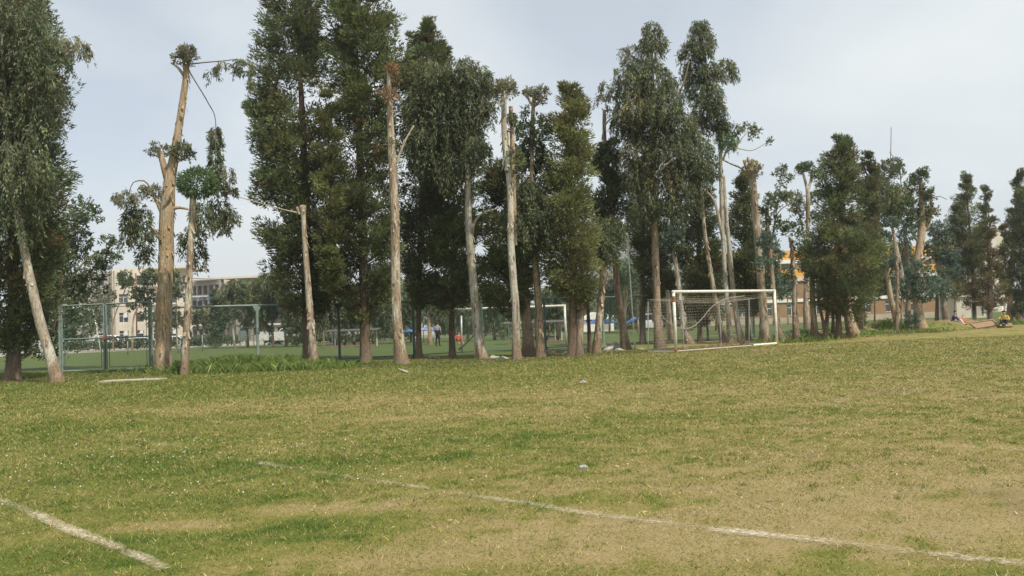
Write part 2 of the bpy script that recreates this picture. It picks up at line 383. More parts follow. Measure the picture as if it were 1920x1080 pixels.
def field_line(name, pts, width):
    """pts: (px, py, coverage) -> a thin sheet of lime laid on the turf"""
    q = np.array([[*G(a, b)[:2], 0, c] for a, b, c in pts])
    s = smooth_path(q, max(12, int(np.linalg.norm(q[-1, :2] - q[0, :2]) / .12)))
    t = norm(np.gradient(s[:, :2], axis=0)); nrm = np.stack([-t[:, 1], t[:, 0]], -1)
    k = len(s); W = width * (.85 + .3 * fbm(np.arange(k) * .15, np.zeros(k), 4, 2))
    cols = []
    for u in (-.5, -.3, 0, .3, .5):
        xy = s[:, :2] + nrm * (u * W)[:, None]
        cols.append(np.column_stack([xy, H(xy[:, 0], xy[:, 1]) + .006]))
    V = np.stack(cols, 1).reshape(-1, 3)
    cov = np.stack([s[:, 3] - e for e in (.55, .2, 0, .2, .55)], 1).ravel()
    i = (np.arange(k - 1)[:, None] * 5 + np.arange(4)[None, :]).ravel()
    return link(name, mesh_np(name, V, np.stack([i, i + 1, i + 6, i + 5], -1), LIME, attrs=dict(cov=cov)), kind='structure')
field_line('pitch_line', [(150, 806, .44), (330, 838, .50), (470, 864, .48), (490, 868, .78), (560, 880, .5), (720, 904, .56), (860, 925, .50), (1000, 945, .58), (1090, 960, .72), (1210, 976, .70), (1280, 984, .58), (1400, 1000, .76), (1560, 1018, .70), (1700, 1034, .66), (1940, 1062, .66)], .22)
field_line('pitch_line', [(-120, 890, .6), (0, 937, .62), (60, 961, .74), (120, 988, .82), (215, 1024, .84), (225, 1029, .60), (260, 1042, .70), (312, 1066, .66)], .15)
field_line('pitch_line', [(1180, 718, .40), (1330, 721, .48), (1470, 723, .68), (1540, 724, .60)], .14)
field_line('pitch_line', [(1600, 712, .42), (1700, 699, .52), (1800, 687, .50), (1925, 672, .5)], .16)
# ------------------------------------------------------------------ foliage generators (all return V, F, colour in world space)
def kites(C, D, Ln, W, col, rng, bend=.18):
    n = len(C); D = norm(D); S = norm(np.cross(D, norm(rng.normal(size=(n, 3)))))
    Nn = np.cross(S, D); Ln = np.broadcast_to(Ln, (n,))[:, None]; W = np.broadcast_to(W, (n,))[:, None]
    mid = C + D * Ln * .42 + Nn * Ln * bend
    V = np.stack([C, mid + S * W / 2, C + D * Ln, mid - S * W / 2], 1).reshape(-1, 3)
    Fq = np.arange(4 * n).reshape(n, 4)
    return V, Fq, np.repeat(col, 4, axis=0)
def slivers(C, D, Ln, W, col, rng):
    """single-triangle needles sprays"""
    n = len(C); D = norm(D); S = norm(np.cross(D, norm(rng.normal(size=(n, 3))))) * (W / 2)[:, None]
    V = np.stack([C - S, C + S, C + D * Ln[:, None]], 1).reshape(-1, 3)
    i = np.arange(3 * n).reshape(n, 3)
    return V, i, np.repeat(col, 3, axis=0)
def merge(lst):
    b, Vs, Fs, Cs = 0, [], [], []
    for V, F_, c in lst:
        Vs.append(V); Fs.append(F_ + b); Cs.append(c); b += len(V)
    return np.concatenate(Vs), np.concatenate(Fs), np.concatenate(Cs)
def ball(rng, n, shell=.0):
    d = norm(rng.normal(size=(n, 3))); r = (shell ** 3 + (1 - shell ** 3) * rng.random(n)) ** (1 / 3)
    return d * r[:, None], d
def tint(c, rng, n, amt=.25, hue=.10):
    f = np.exp(rng.normal(0, amt, n))[:, None]; h = 1 + rng.normal(0, hue, (n, 3)) * np.array([1, .4, .8])
    return np.clip(np.array(c)[None] * f * h, .004, .9)

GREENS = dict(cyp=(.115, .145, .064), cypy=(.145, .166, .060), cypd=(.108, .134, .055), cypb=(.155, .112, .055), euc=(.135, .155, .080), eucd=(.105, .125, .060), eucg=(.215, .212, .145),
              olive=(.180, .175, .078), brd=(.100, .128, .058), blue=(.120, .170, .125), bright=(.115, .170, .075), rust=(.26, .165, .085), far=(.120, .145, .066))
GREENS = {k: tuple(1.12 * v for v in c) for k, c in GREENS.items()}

def cypress_leaves(prof, Y, rng, colour='cyp', dens=1.0, gaps=(), size=1.0, brown=.08, lift=.55, core=.30):
    """prof: rows (py, xl, xr) top to bottom, at distance Y. Branch sprays clustered into uneven tufts."""
    pr = np.array(prof, float)
    cen = np.array([P((a + b) / 2, y, Y) for y, a, b in pr]); rad = (pr[:, 2] - pr[:, 1]) / 2 * Y / FPX
    z = cen[:, 2]; o = np.argsort(z); z, cx, rad = z[o], cen[o, 0], rad[o]
    area = np.trapezoid(2 * math.pi * rad, z) if hasattr(np, 'trapezoid') else np.trapz(2 * math.pi * rad, z)
    nc = max(20, int(area * 8.3 * dens / size ** 2))
    per = 6; nb = max(6, nc // per); nc = nb * per
    zs = np.linspace(z[0], z[-1], 400); rs = np.interp(zs, z, rad); cdf = np.cumsum(rs + .16); cdf /= cdf[-1]
    zb_ = np.interp((np.arange(nb) + rng.random(nb)) / nb, cdf, zs); ab = rng.random(nb) * 2 * math.pi; seed = int(rng.integers(1, 9999))
    lob = fbm(ab * 1.6 + np.cos(ab), zb_ * .8, seed, 3)
    lenb = (.80 + .24 * rng.random(nb) + .30 * (lob - .5))                       # branch reach, share of the outline radius
    tt = core + (1 - core) * rng.random((nb, per)) ** .6
    rise = (lift * .55 + rng.normal(0, .12, nb))[:, None]
    rcb = np.interp(zb_, z, rad)[:, None]; reach = lenb[:, None] * tt * rcb
    sp = (.18 + .24 * rcb * .5) * size
    zc = (zb_[:, None] + rise * (reach - .8 * rcb) + rng.normal(0, 1, (nb, per)) * sp * .55).ravel()
    rr = reach.ravel(); ang = (ab[:, None] + rng.normal(0, 1, (nb, per)) * sp / np.maximum(reach, .15)).ravel()
    rc = np.interp(zc, z, rad); xc = np.interp(zc, z, cx); rr = np.minimum(rr, rc * 1.12 + .05)
    C = np.stack([xc + np.cos(ang) * rr, Y + np.sin(ang) * rr, zc], -1)
    keep = np.repeat(rng.random(nb) > .06, per) & (zc < z[-1] + .15)
    for gpx, gpy, grx, gry, pr_ in gaps:
        g = P(gpx, gpy, Y); e = ((C[:, 0] - g[0]) / (grx * Y / FPX)) ** 2 + ((C[:, 2] - g[2]) / (gry * Y / FPX)) ** 2
        keep &= ~((e < 1) & np.repeat(rng.random(nb) < pr_, per))
    bid = np.repeat(np.arange(nb), per)[keep]; C, ang, rc, rr = C[keep], ang[keep], rc[keep], rr[keep]; nc = len(C)
    out = np.stack([np.cos(ang), np.sin(ang), np.zeros(nc)], -1)
    ns = 80
    cs = (.20 + .24 * rng.random(nc)) * size * np.clip(.38 + .6 * rc, .38, 1)
    q, qd = ball(rng, nc * ns, .62); q = q.reshape(nc, ns, 3); qd = qd.reshape(nc, ns, 3)
    axis_o = norm(out * 1.0 + np.array([0, 0, lift]) + rng.normal(0, .25, (nc, 3)))
    along = (q * axis_o[:, None]).sum(-1, keepdims=True)
    pos = C[:, None] + (q * np.array([1, 1, .72]) + along * axis_o[:, None] * .55) * cs[:, None, None]
    D = axis_o[:, None] * .65 + qd * .7 + rng.normal(0, .28, q.shape) + np.array([0, 0, .12])
    base = np.array(GREENS[colour]); alt = np.array(GREENS['cypy' if colour != 'cypy' else 'olive'])
    w = np.clip(rng.random(nb)[bid][:, None] ** 1.6 * .8 + rng.normal(0, .15, (nc, 1)), 0, 1); cc = base * (1 - w) + alt * w
    cc = cc * np.exp(rng.normal(0, .17, nb)[bid][:, None] + rng.normal(0, .12, (nc, 1)))
    br = rng.random(nc) < brown; cc[br] = np.array(GREENS['cypb']) * (.7 + .6 * rng.random((br.sum(), 1)))
    n = nc * ns
    lc = np.repeat(cc, ns, axis=0) * np.exp(rng.normal(0, .20, (n, 1)))
    L = (.10 + .11 * rng.random(n)) * size; W = (.041 + .035 * rng.random(n)) * size
    return slivers(pos.reshape(-1, 3), D.reshape(-1, 3), L, W, lc, rng), C

def weep_leaves(c, rx, ry, Y, rng, colour='euc', dens=1.0, drop=1.0, lsize=1.0, hang=.8):
    """hanging strands of narrow leaves inside an ellipsoid (c world centre, radii in metres)"""
    ns = max(4, int(80 * rx * ry * math.pi * dens / lsize ** 1.5)); nl = 15
    q, qd = ball(rng, ns, .2)
    s = c + q * np.array([rx, rx, ry]); s[:, 2] += .25 * drop * ry
    o = norm(qd * np.array([1, 1, 0]) + rng.normal(0, .3, (ns, 3)) * np.array([1, 1, 0]))
    ln = (.35 + .75 * rng.random(ns)) * drop * min(1.2, max(.35, ry))
    t = np.sort(rng.random((ns, nl)), axis=1)
    pos = s[:, None] + o[:, None] * (ln[:, None] * .45 * t ** .7)[..., None] + np.array([0, 0, 1.0]) * (-(ln[:, None] * t ** 1.4) + .12 * ln[:, None] * t)[..., None]
    pos = pos + rng.normal(0, .035, pos.shape)
    D = np.array([0, 0, -hang]) + o[:, None] * .35 + rng.normal(0, .42, pos.shape)
    cc = tint(GREENS[colour], rng, ns, .24, .08)
    n = ns * nl
    lc = np.repeat(cc, nl, axis=0) * np.exp(rng.normal(0, .22, (n, 1)))
    return kites(pos.reshape(-1, 3), D.reshape(-1, 3), (.13 + .11 * rng.random(n)) * lsize, (.034 + .020 * rng.random(n)) * lsize, lc, rng, .1)
def broad_leaves(c, rx, ry, Y, rng, colour='brd', dens=1.0, lsize=1.0):
    """rosettes of oval leaves on short shoots"""
    nr = max(5, int(84 * rx * ry * math.pi * dens / lsize ** 2)); nl = 11
    q, qd = ball(rng, nr, .25); C = c + q * np.array([rx, rx, ry])
    up = norm(qd * .7 + np.array([0, 0, .6]) + rng.normal(0, .3, (nr, 3)))
    rd = norm(rng.normal(size=(nr, nl, 3)) + up[:, None] * .7)
    pos = C[:, None] + rd * .03 + up[:, None] * (rng.random((nr, nl, 1)) * .16 * lsize)
    cc = tint(GREENS[colour], rng, nr, .22, .07); n = nr * nl
    lc = np.repeat(cc, nl, axis=0) * np.exp(rng.normal(0, .25, (n, 1)))
    return kites(pos.reshape(-1, 3), rd.reshape(-1, 3), (.11 + .08 * rng.random(n)) * lsize, (.05 + .035 * rng.random(n)) * lsize, lc, rng, .12)
def ball_leaves(c, rx, ry, Y, rng, colour='bright', dens=1.0, lsize=1.0):
    n = int(1700 * rx * ry * math.pi * dens); q, qd = ball(rng, n, .55)
    return kites(c + q * np.array([rx, rx, ry]), qd + rng.normal(0, .45, (n, 3)) + np.array([0, 0, .15]), (.13 + .09 * rng.random(n)) * lsize, (.035 + .025 * rng.random(n)) * lsize, tint(GREENS[colour], rng, n, .28, .07), rng)
GEN = dict(w=weep_leaves, b=broad_leaves, o=ball_leaves)

def trunk_mesh(rows, Y, B, rng, seg=14, flare=0.0, rough=.09, step=.16):
    """rows: (px, py, width px[, dy]) bottom to top -> displaced tube in local space of B"""
    w = np.array([[*P(r[0], r[1], Y + (r[3] if len(r) > 3 else 0)), r[2] / 2 * Y / FPX] for r in rows])
    ln = np.linalg.norm(np.diff(w[:, :3], axis=0), axis=1).sum()
    m = int(min(90, max(5, ln / step))); s = smooth_path(w, m)
    pts, rad = s[:, :3], np.maximum(s[:, 3], .006)
    a = np.arange(seg) * 2 * math.pi / seg; sd = int(rng.integers(1, 9999))
    h = np.linspace(0, ln, m)
    k1 = fbm(np.cos(a)[None] * 1.2 + h[:, None] * .9, np.sin(a)[None] * 1.2 + h[:, None] * .35, sd, 3) - .5
    k2 = fbm(np.cos(a)[None] * 4 + h[:, None] * .5, np.sin(a)[None] * 4, sd + 7, 2) - .5
    R = rad[:, None] * (1 + 2.2 * rough * k1 + 1.4 * rough * k2)
    if flare:
        fl = np.exp(-h / .28)[:, None] * (1 + .9 * np.sin(a * 5 + sd)[None] * .35 + .5 * (fbm(a[None] * 2, np.zeros((1, seg)), sd, 2) - .5))
        R = R * (1 + flare * fl)
        pts = pts.copy(); pts[0, 2] -= .12
    V, Fq = tube_np(pts, R, seg)
    cap_c = len(V); V = np.vstack([V, pts[-1] + (pts[-1] - pts[-2]) * .15])
    capF = np.array([[cap_c - seg + i, cap_c - seg + (i + 1) % seg, cap_c, cap_c] for i in range(seg)])
    return V - B, Fq, capF
def add_trunk(name, rows, Y, B, root, mat, rng, seg=14, flare=0.0, rough=.09, cut=False, parent=None):
    V, Fq, capF = trunk_mesh(rows, Y, B, rng, seg, flare, rough)
    me = bpy.data.meshes.new(name)
    faces = [tuple(q) for q in Fq] + [tuple(q[:3]) for q in capF]
    me.from_pydata([tuple(v) for v in V], [], faces)
    me.polygons.foreach_set('use_smooth', np.ones(len(faces), bool))
    me.materials.append(mat)
    if cut:
        me.materials.append(MAT['cut'])
        mi = np.zeros(len(faces), np.int32); mi[-len(capF):] = 1; me.polygons.foreach_set('material_index', mi)
    me.update()
    return link(name, me, parent or root)
def bark_flakes(root, rows, Y, B, rng, n, mat, z_lo=0, z_hi=99):
    """loose curling strips of bark standing off the trunk"""
    w = np.array([[*P(r[0], r[1], Y), r[2] / 2 * Y / FPX] for r in rows]); s = smooth_path(w, 60)
    i = rng.integers(0, 59, n); a = rng.random(n) * 2 * math.pi
    o = np.stack([np.cos(a), np.sin(a), np.zeros(n)], -1); t = np.stack([-np.sin(a), np.cos(a), np.zeros(n)], -1)
    c = s[i, :3] + o * (s[i, 3] * 1.0)[:, None]; k = (c[:, 2] > z_lo) & (c[:, 2] < z_hi); c, o, t = c[k], o[k], t[k]; n = len(c)
    ln, wd = (.10 + .22 * rng.random(n))[:, None], (.02 + .035 * rng.random(n))[:, None]; z = np.array([0, 0, 1.0]) + rng.normal(0, .12, (n, 3))
    lift = (.02 + .06 * rng.random(n))[:, None]
    V = np.stack([c - t * wd, c + t * wd, c + t * wd - z * ln + o * lift, c - t * wd * .6 - z * ln * .9 + o * lift], 1).reshape(-1, 3) - B
    link('bark_flakes', mesh_np('bark_flakes', V, np.arange(4 * n).reshape(n, 4), mat), root, kind='stuff')

_seed = [100]; WS = dict(dark=.76, tan=.76, pale=.84, brown=.80, grey=.88)
def tree(name, label, base, trunks, Y=None, bark='pale', clumps=(), cyp=None, group=None, flare=.35, category='tree', flakes=0, leafmat='leaf', crown_name='crown'):
    """base (px, py); trunks: list of (rows, width rows...) dicts; clumps: (kind, px, py, rx, ry, colour, dens, kw)"""
    _seed[0] += 1; rng = np.random.default_rng(_seed[0])
    g = G(*base); Y = Y or g[1]; p = P(base[0], base[1], Y)
    B = np.array([p[0], Y, float(H(p[0], Y))])
    root = thing(name, label, category, B, group)
    first = None
    for k, tr in enumerate(trunks):
        ws = WS.get(tr.get('m', bark), .9) if max(r[2] for r in tr['r']) > 6 else .9
        rows = tr['r'] = [(r[0], r[1], r[2] * ws, *r[3:]) for r in tr['r']]; nm = tr.get('n', 'trunk' if k == 0 else 'branch')
        wmax = max(r[2] for r in rows)
        o = add_trunk(nm, rows, Y, B, root, MAT[tr.get('m', bark)], rng, seg=16 if wmax > 16 else (10 if wmax > 6 else 6), flare=flare if nm == 'trunk' else 0, rough=tr.get('rough', .09), cut=tr.get('cut', False))
        first = first or o
    flakes = flakes or (70 if name == 'eucalyptus_tree' else 0)
    if flakes: bark_flakes(root, trunks[0]['r'], Y, B, rng, flakes, MAT[bark])
    packs = []
    if cyp:
        for c in (cyp if isinstance(cyp, list) else [cyp]):
            (V, Fq, cc), C = cypress_leaves(rng=rng, Y=Y + c.pop('dy', 0), **c); packs.append((V - B, Fq, cc))
            # thin limbs reaching from the stem to some of the tufts
            mb = MB(); sel = rng.choice(len(C), min(len(C), 70), replace=False)
            pr = np.array(c['prof'], float); cz = np.array([P((a + b) / 2, y, Y) for y, a, b in pr])
            o = np.argsort(cz[:, 2])
            for q in C[sel]:
                zz = max(q[2] - .5 - .4 * rng.random(), 1.2); ax = np.array([np.interp(zz, cz[o, 2], cz[o, 0]), Y, zz])
                mb.tube(np.array([ax, ax * .45 + q * .55 + [0, 0, -.12], q]) - B, [.035, .022, .008], 4, False)
            mb.build('limbs', MAT['twig'], root, kind='stuff')
    tufts = {}
    for cl in clumps:
        kind, px, py, rx, ry, colour = cl[:6]; dens = cl[6] if len(cl) > 6 else 1.0; kw = dict(cl[7]) if len(cl) > 7 else {}
        dy = kw.pop('dy', rng.normal(0, .35)); nm = kw.pop('n', crown_name)
        c = P(px, py, Y + dy); k = Y / FPX
        V, Fq, cc = GEN[kind](c, rx * k, ry * k, Y, rng, colour, dens, **kw)
        tufts.setdefault((nm, len(tufts) if nm == 'leaf_tuft' else 0), []).append((V - B, Fq, cc))
    if packs: tufts.setdefault(('crown', 0), []).extend(packs)
    for (nm, _), lst in tufts.items():
        if len({f.shape[1] for _, f, _ in lst}) > 1: lst = [l if l[1].shape[1] == 3 else (l[0], np.concatenate([l[1][:, :3], l[1][:, [0, 2, 3]]]), l[2]) for l in lst]
        V, Fq, cc = merge(lst); link(nm, mesh_np(nm, V, Fq, MAT[leafmat], cc), root)
    return root
# ------------------------------------------------------------------ the row of trees along the pitch, left to right
T = dict
LT = dict(n='leaf_tuft')
ROW = 'trees in the row along the pitch edge'
def lt(**k): return dict(n='leaf_tuft', **k)

tree('cypress_tree', 'tall dark cypress at the left edge of the photo, thick shaded trunk', (24, 714), [T(r=[(24, 716, 36), (26, 640, 30), (25, 520, 26), (20, 300, 20), (5, 60, 12)])], bark='dark', group=ROW,
     cyp=T(prof=[(-190, -50, -20), (-100, -90, 40), (0, -110, 76), (60, -120, 90), (140, -130, 112), (230, -130, 116), (330, -130, 116), (400, -120, 108), (470, -110, 108), (540, -90, 100), (600, -60, 95), (655, -20, 60)], colour='cyp', dens=1.05, brown=.12))
tree('eucalyptus_tree', 'leaning pale eucalyptus with weeping crown in front of the leftmost cypress', (108, 717), [T(r=[(108, 718, 26), (95, 670, 22), (76, 605, 20), (58, 530, 18), (40, 440, 15), (28, 370, 13), (16, 280, 11), (8, 160, 8), (2, 60, 5)], m='grey'),
     T(r=[(40, 200, 5, -.2), (70, 160, 4, -.3), (110, 130, 2.5, -.2), (125, 90, 2, -.2)], m='twig'), T(r=[(16, 270, 5, -.2), (50, 180, 4, -.4), (60, 60, 3, -.4)], m='twig'), T(r=[(22, 330, 4, -.2), (50, 260, 3, -.3), (62, 200, 2, -.3)], m='twig')], group=ROW,
     clumps=[('w', 35, 20, 40, 40, 'euc', .8), ('w', 15, 100, 45, 60, 'eucd', .7), ('w', 60, 90, 38, 55, 'euc', .7), ('w', 80, 160, 32, 50, 'euc', .6), ('w', 30, 210, 50, 60, 'eucd', .7), ('w', 75, 240, 32, 50, 'euc', .55),
             ('w', 40, 320, 45, 55, 'euc', .6), ('w', 20, 400, 40, 60, 'eucd', .6), ('w', 65, 360, 28, 55, 'euc', .5), ('w', 135, 88, 20, 18, 'eucg', 1.0, T(drop=1.2)), ('w', 150, 95, 13, 22, 'eucg', .9, T(drop=1.3)), ('w', 118, 110, 14, 26, 'euc', .7), ('w', -20, 200, 50, 150, 'eucd', .6)])
tree('broadleaf_tree', 'bushy glossy-leaved tree behind the leaning trunk, left of the gate', (100, 694), [T(r=[(96, 696, 14), (100, 640, 12), (112, 560, 10), (125, 470, 7), (145, 400, 4)], m='brown'),
     T(r=[(110, 570, 6), (150, 500, 4), (185, 470, 3)], m='brown'), T(r=[(104, 610, 5), (140, 590, 4), (170, 560, 3)], m='brown'), T(r=[(85, 470, 3), (125, 455, 3), (160, 420, 2)], m='paletwig')], group=ROW, leafmat='gloss',
     clumps=[('b', 155, 395, 22, 24, 'brd', .8), ('b', 172, 405, 16, 16, 'brd', .7), ('b', 135, 420, 22, 22, 'brd', .9), ('b', 150, 450, 24, 25, 'brd', .8), ('b', 115, 460, 30, 30, 'brd'), ('b', 201, 457, 14, 14, 'brd', .8), ('b', 196, 485, 25, 15, 'brd', .8), ('b', 215, 478, 13, 10, 'brd', .7), ('b', 183, 508, 22, 18, 'brd', .9),
             ('b', 95, 510, 42, 38, 'brd'), ('b', 145, 500, 22, 30, 'brd', .7), ('b', 165, 540, 30, 22, 'brd', .9), ('b', 120, 550, 36, 30, 'brd'), ('b', 75, 560, 36, 40, 'brd'), ('b', 150, 580, 24, 22, 'brd', .8), ('b', 105, 605, 36, 32, 'brd', .9), ('b', 150, 612, 25, 22, 'brd', .8), ('b', 82, 645, 32, 28, 'brd', .9), ('b', 128, 640, 22, 20, 'brd', .7), ('b', 55, 600, 30, 40, 'brd', .8), ('b', 45, 530, 32, 45, 'brd', .7), ('b', 60, 460, 30, 40, 'brd', .6)])
tree('eucalyptus_tree', 'big lopped eucalyptus with thick tan peeling trunk right of the gate', (305, 700), [
     T(r=[(305, 702, 44), (306, 650, 39), (308, 580, 37), (311, 500, 36), (312, 440, 36), (314, 390, 35), (318, 340, 27), (327, 290, 22), (335, 240, 18), (343, 190, 16), (349, 140, 14), (348, 122, 17)], rough=.12),
     T(r=[(318, 350, 20), (309, 318, 17), (303, 296, 15), (300, 286, 17)], cut=True), T(r=[(344, 140, 9), (333, 126, 6), (321, 118, 4)], cut=True), T(r=[(349, 128, 8), (357, 112, 6), (362, 100, 4)]), T(r=[(346, 126, 8), (343, 105, 5), (345, 92, 3)]),
     T(r=[(306, 400, 16), (296, 380, 11), (286, 362, 8), (268, 346, 4), (258, 356, 3)]), T(r=[(287, 362, 5), (272, 340, 3), (250, 342, 2), (243, 360, 2)], m='twig'), T(r=[(322, 392, 12), (334, 389, 8), (352, 392, 5)]), T(r=[(309, 384, 8, -.3), (318, 366, 6, -.4), (324, 352, 5, -.4)], m='paletwig'),
     T(r=[(300, 450, 8, -.3), (290, 432, 6, -.4), (284, 425, 4, -.5)]), T(r=[(358, 120, 3), (385, 117, 2.6), (420, 114, 2.2), (448, 112, 2), (470, 125, 1.6)], m='twig'), T(r=[(356, 136, 3), (372, 162, 2.6), (392, 196, 2.4), (404, 225, 2), (404, 300, 2), (410, 370, 2)], m='twig')],
     bark='tan', group=ROW, flare=.22, flakes=170,
     clumps=[('b', 350, 97, 15, 11, 'eucg', 1.5, lt(lsize=.75)), ('b', 340, 110, 14, 9, 'olive', 1.3, lt(lsize=.75)), ('b', 357, 108, 11, 12, 'eucg', 1.2, lt(lsize=.75)), ('b', 299, 284, 22, 11, 'eucg', 1.1, lt(lsize=.8)), ('b', 341, 284, 18, 14, 'euc', 1.2, lt(lsize=.8)), ('b', 354, 294, 11, 10, 'euc', .9, lt(lsize=.8)),
             ('b', 285, 362, 22, 13, 'eucg', 1.1, lt(lsize=.8)), ('w', 236, 372, 18, 16, 'eucg', 1.3, LT), ('w', 246, 410, 14, 34, 'euc', 1.0, lt(drop=.7)), ('w', 240, 445, 8, 24, 'eucd', .9, LT), ('w', 266, 420, 13, 42, 'euc', 1.2, lt(drop=.7)), ('w', 270, 470, 8, 30, 'eucd', 1.2, LT), ('w', 284, 440, 8, 18, 'euc', .7, LT),
             ('w', 404, 262, 9, 26, 'euc', 1.8, lt(drop=.6)), ('w', 404, 310, 11, 30, 'euc', 1.6, lt(drop=.6)), ('w', 411, 350, 14, 18, 'eucd', 1.2, LT), ('w', 428, 328, 11, 12, 'eucg', .9, LT), ('w', 430, 352, 13, 8, 'euc', .9, LT),
             ('w', 378, 410, 16, 34, 'euc', 1.1, lt(drop=.7)), ('w', 410, 400, 22, 26, 'euc', .9, LT), ('w', 432, 408, 18, 16, 'euc', .8, LT), ('w', 420, 425, 10, 18, 'eucd', .9, LT), ('w', 348, 460, 10, 34, 'eucd', .8, lt(drop=.7)), ('w', 372, 470, 10, 38, 'eucd', 1.0, lt(drop=.7)),
             ('w', 397, 140, 9, 15, 'euc', .8, LT), ('w', 412, 122, 10, 10, 'eucg', .6, LT), ('w', 447, 125, 12, 17, 'euc', .8, LT), ('w', 462, 130, 12, 18, 'euc', .8, LT), ('w', 470, 150, 7, 16, 'euc', .7, LT)])
tree('eucalyptus_tree', 'slim pale trunk topped by one round green leaf ball beside the big tan trunk', (345, 704), [T(r=[(345, 706, 19), (349, 640, 16), (353, 560, 15), (357, 470, 14), (361, 390, 14), (364, 355, 13)], m='pale')], group=ROW, flare=.2,
     clumps=[('o', 370, 344, 35, 27, 'bright', 1.0, LT), ('o', 345, 345, 10, 12, 'bright', .7, LT), ('o', 395, 350, 12, 14, 'bright', .7, LT)])

tree('cypress_tree', 'very tall cypress with airy middle behind the slim lopped trunk', (578, 684), [T(r=[(579, 686, 32), (578, 620, 27), (576, 520, 25), (572, 380, 20), (568, 240, 15), (560, 100, 10), (552, 0, 7)])], bark='dark', group=ROW, Y=36.9,
     cyp=T(prof=[(-70, 530, 560), (-30, 515, 585), (0, 502, 602), (50, 488, 607), (100, 476, 607), (150, 474, 615), (200, 462, 622), (250, 464, 622), (290, 480, 625), (340, 484, 628), (400, 484, 628), (450, 490, 628), (500, 504, 628), (550, 520, 622), (585, 545, 612)], colour='cyp', dens=1.0, brown=.12,
           gaps=[(572, 150, 20, 90, .55), (583, 250, 18, 80, .4), (540, 180, 16, 60, .35), (590, 380, 12, 45, .4)]))
tree('eucalyptus_tree', 'slim lopped grey trunk with bare stump top leaning on the airy cypress', (589, 682), [T(r=[(590, 684, 22), (586, 640, 17), (581, 580, 15), (575, 500, 13), (571, 440, 11), (569, 405, 11), (568, 390, 15), (568, 385, 14)], cut=True), T(r=[(562, 402, 8), (558, 392, 7), (557, 388, 6)], cut=True),
     T(r=[(562, 400, 4), (535, 394, 2.6), (505, 386, 2.2), (465, 374, 1.8), (418, 362, 1.4)], m='paletwig')], bark='pale', group=ROW, flare=.25, Y=34.7)
tree('cypress_tree', 'tallest dense cypress left of the tall pale lopped trunk', (685, 684), [T(r=[(686, 686, 30), (684, 640, 25), (683, 560, 23), (680, 440, 20), (674, 280, 16), (668, 120, 12), (664, 0, 8)])], bark='dark', group=ROW, Y=36.2,
     cyp=[T(prof=[(-95, 650, 680), (-50, 625, 715), (0, 606, 732), (50, 604, 748), (100, 608, 764), (140, 612, 782), (170, 618, 770), (220, 622, 745), (300, 622, 742), (400, 624, 748), (470, 622, 750), (520, 625, 745), (560, 640, 735), (595, 662, 710)], colour='cypd', dens=1.0, brown=.10,
            gaps=[(690, 200, 18, 60, .45), (660, 280, 16, 50, .4), (705, 300, 14, 40, .4)]),
          T(prof=[(170, 605, 620), (220, 598, 634), (300, 594, 642), (400, 592, 645), (480, 598, 648), (545, 612, 642)], colour='cypy', dens=1.0, brown=.05, dy=-1.2)])
tree('eucalyptus_tree', 'tall thick pale lopped eucalyptus with rusty tufted top, straight trunk', (752, 685), [T(r=[(754, 687, 34), (748, 640, 26), (744, 590, 22), (742, 500, 21), (741, 420, 20), (738, 350, 19), (735, 290, 18), (732, 230, 14), (730, 170, 12), (730, 130, 11)], cut=True),
     T(r=[(744, 305, 6), (752, 282, 5), (764, 256, 4), (776, 236, 3)], m='paletwig'), T(r=[(730, 190, 5), (722, 180, 4), (716, 168, 3)]), T(r=[(731, 140, 6), (738, 128, 4), (743, 122, 3)]), T(r=[(730, 140, 6), (725, 128, 4), (722, 124, 3)])], bark='pale', group=ROW, flare=.3,
     clumps=[('b', 735, 130, 12, 8, 'rust', 1.4, lt(lsize=.6)), ('b', 728, 178, 20, 12, 'rust', .7, lt(lsize=.65)), ('b', 744, 150, 10, 12, 'cypb', .8, lt(lsize=.6)), ('b', 735, 270, 13, 10, 'olive', .5, lt(lsize=.6))])
tree('cypress_tree', 'pointed cypress with open spiky tip behind the straight pale lopped trunk', (786, 673), [T(r=[(785, 675, 18), (785, 620, 13), (786, 540, 12), (790, 380, 10), (798, 200, 8), (803, 80, 4)])], bark='dark', group=ROW, Y=38.3,
     cyp=[T(prof=[(38, 802, 806), (55, 798, 811), (72, 791, 817), (84, 784, 832)], colour='cyp', dens=3.0), T(prof=[(40, 801, 807), (58, 797, 812), (72, 790, 818), (82, 782, 836), (96, 778, 842), (110, 772, 838), (150, 768, 842), (200, 762, 850), (300, 752, 835), (400, 750, 835), (480, 752, 838), (540, 762, 825), (575, 775, 805)], colour='cyp', dens=1.0, brown=.10),
          T(prof=[(66, 771, 778), (90, 765, 790), (120, 760, 795), (160, 755, 795)], colour='cyp', dens=.9)])
tree('cypress_tree', 'short dark cypress with slim dark trunk under the round weeping crown', (847, 670), [T(r=[(848, 672, 17), (847, 620, 14), (848, 540, 12), (850, 420, 9), (852, 330, 6)])], bark='dark', group=ROW, Y=38.2,
     cyp=T(prof=[(240, 830, 875), (300, 808, 890), (380, 795, 905), (460, 792, 912), (530, 800, 900), (580, 822, 872)], colour='cypd', dens=1.05, brown=.10))
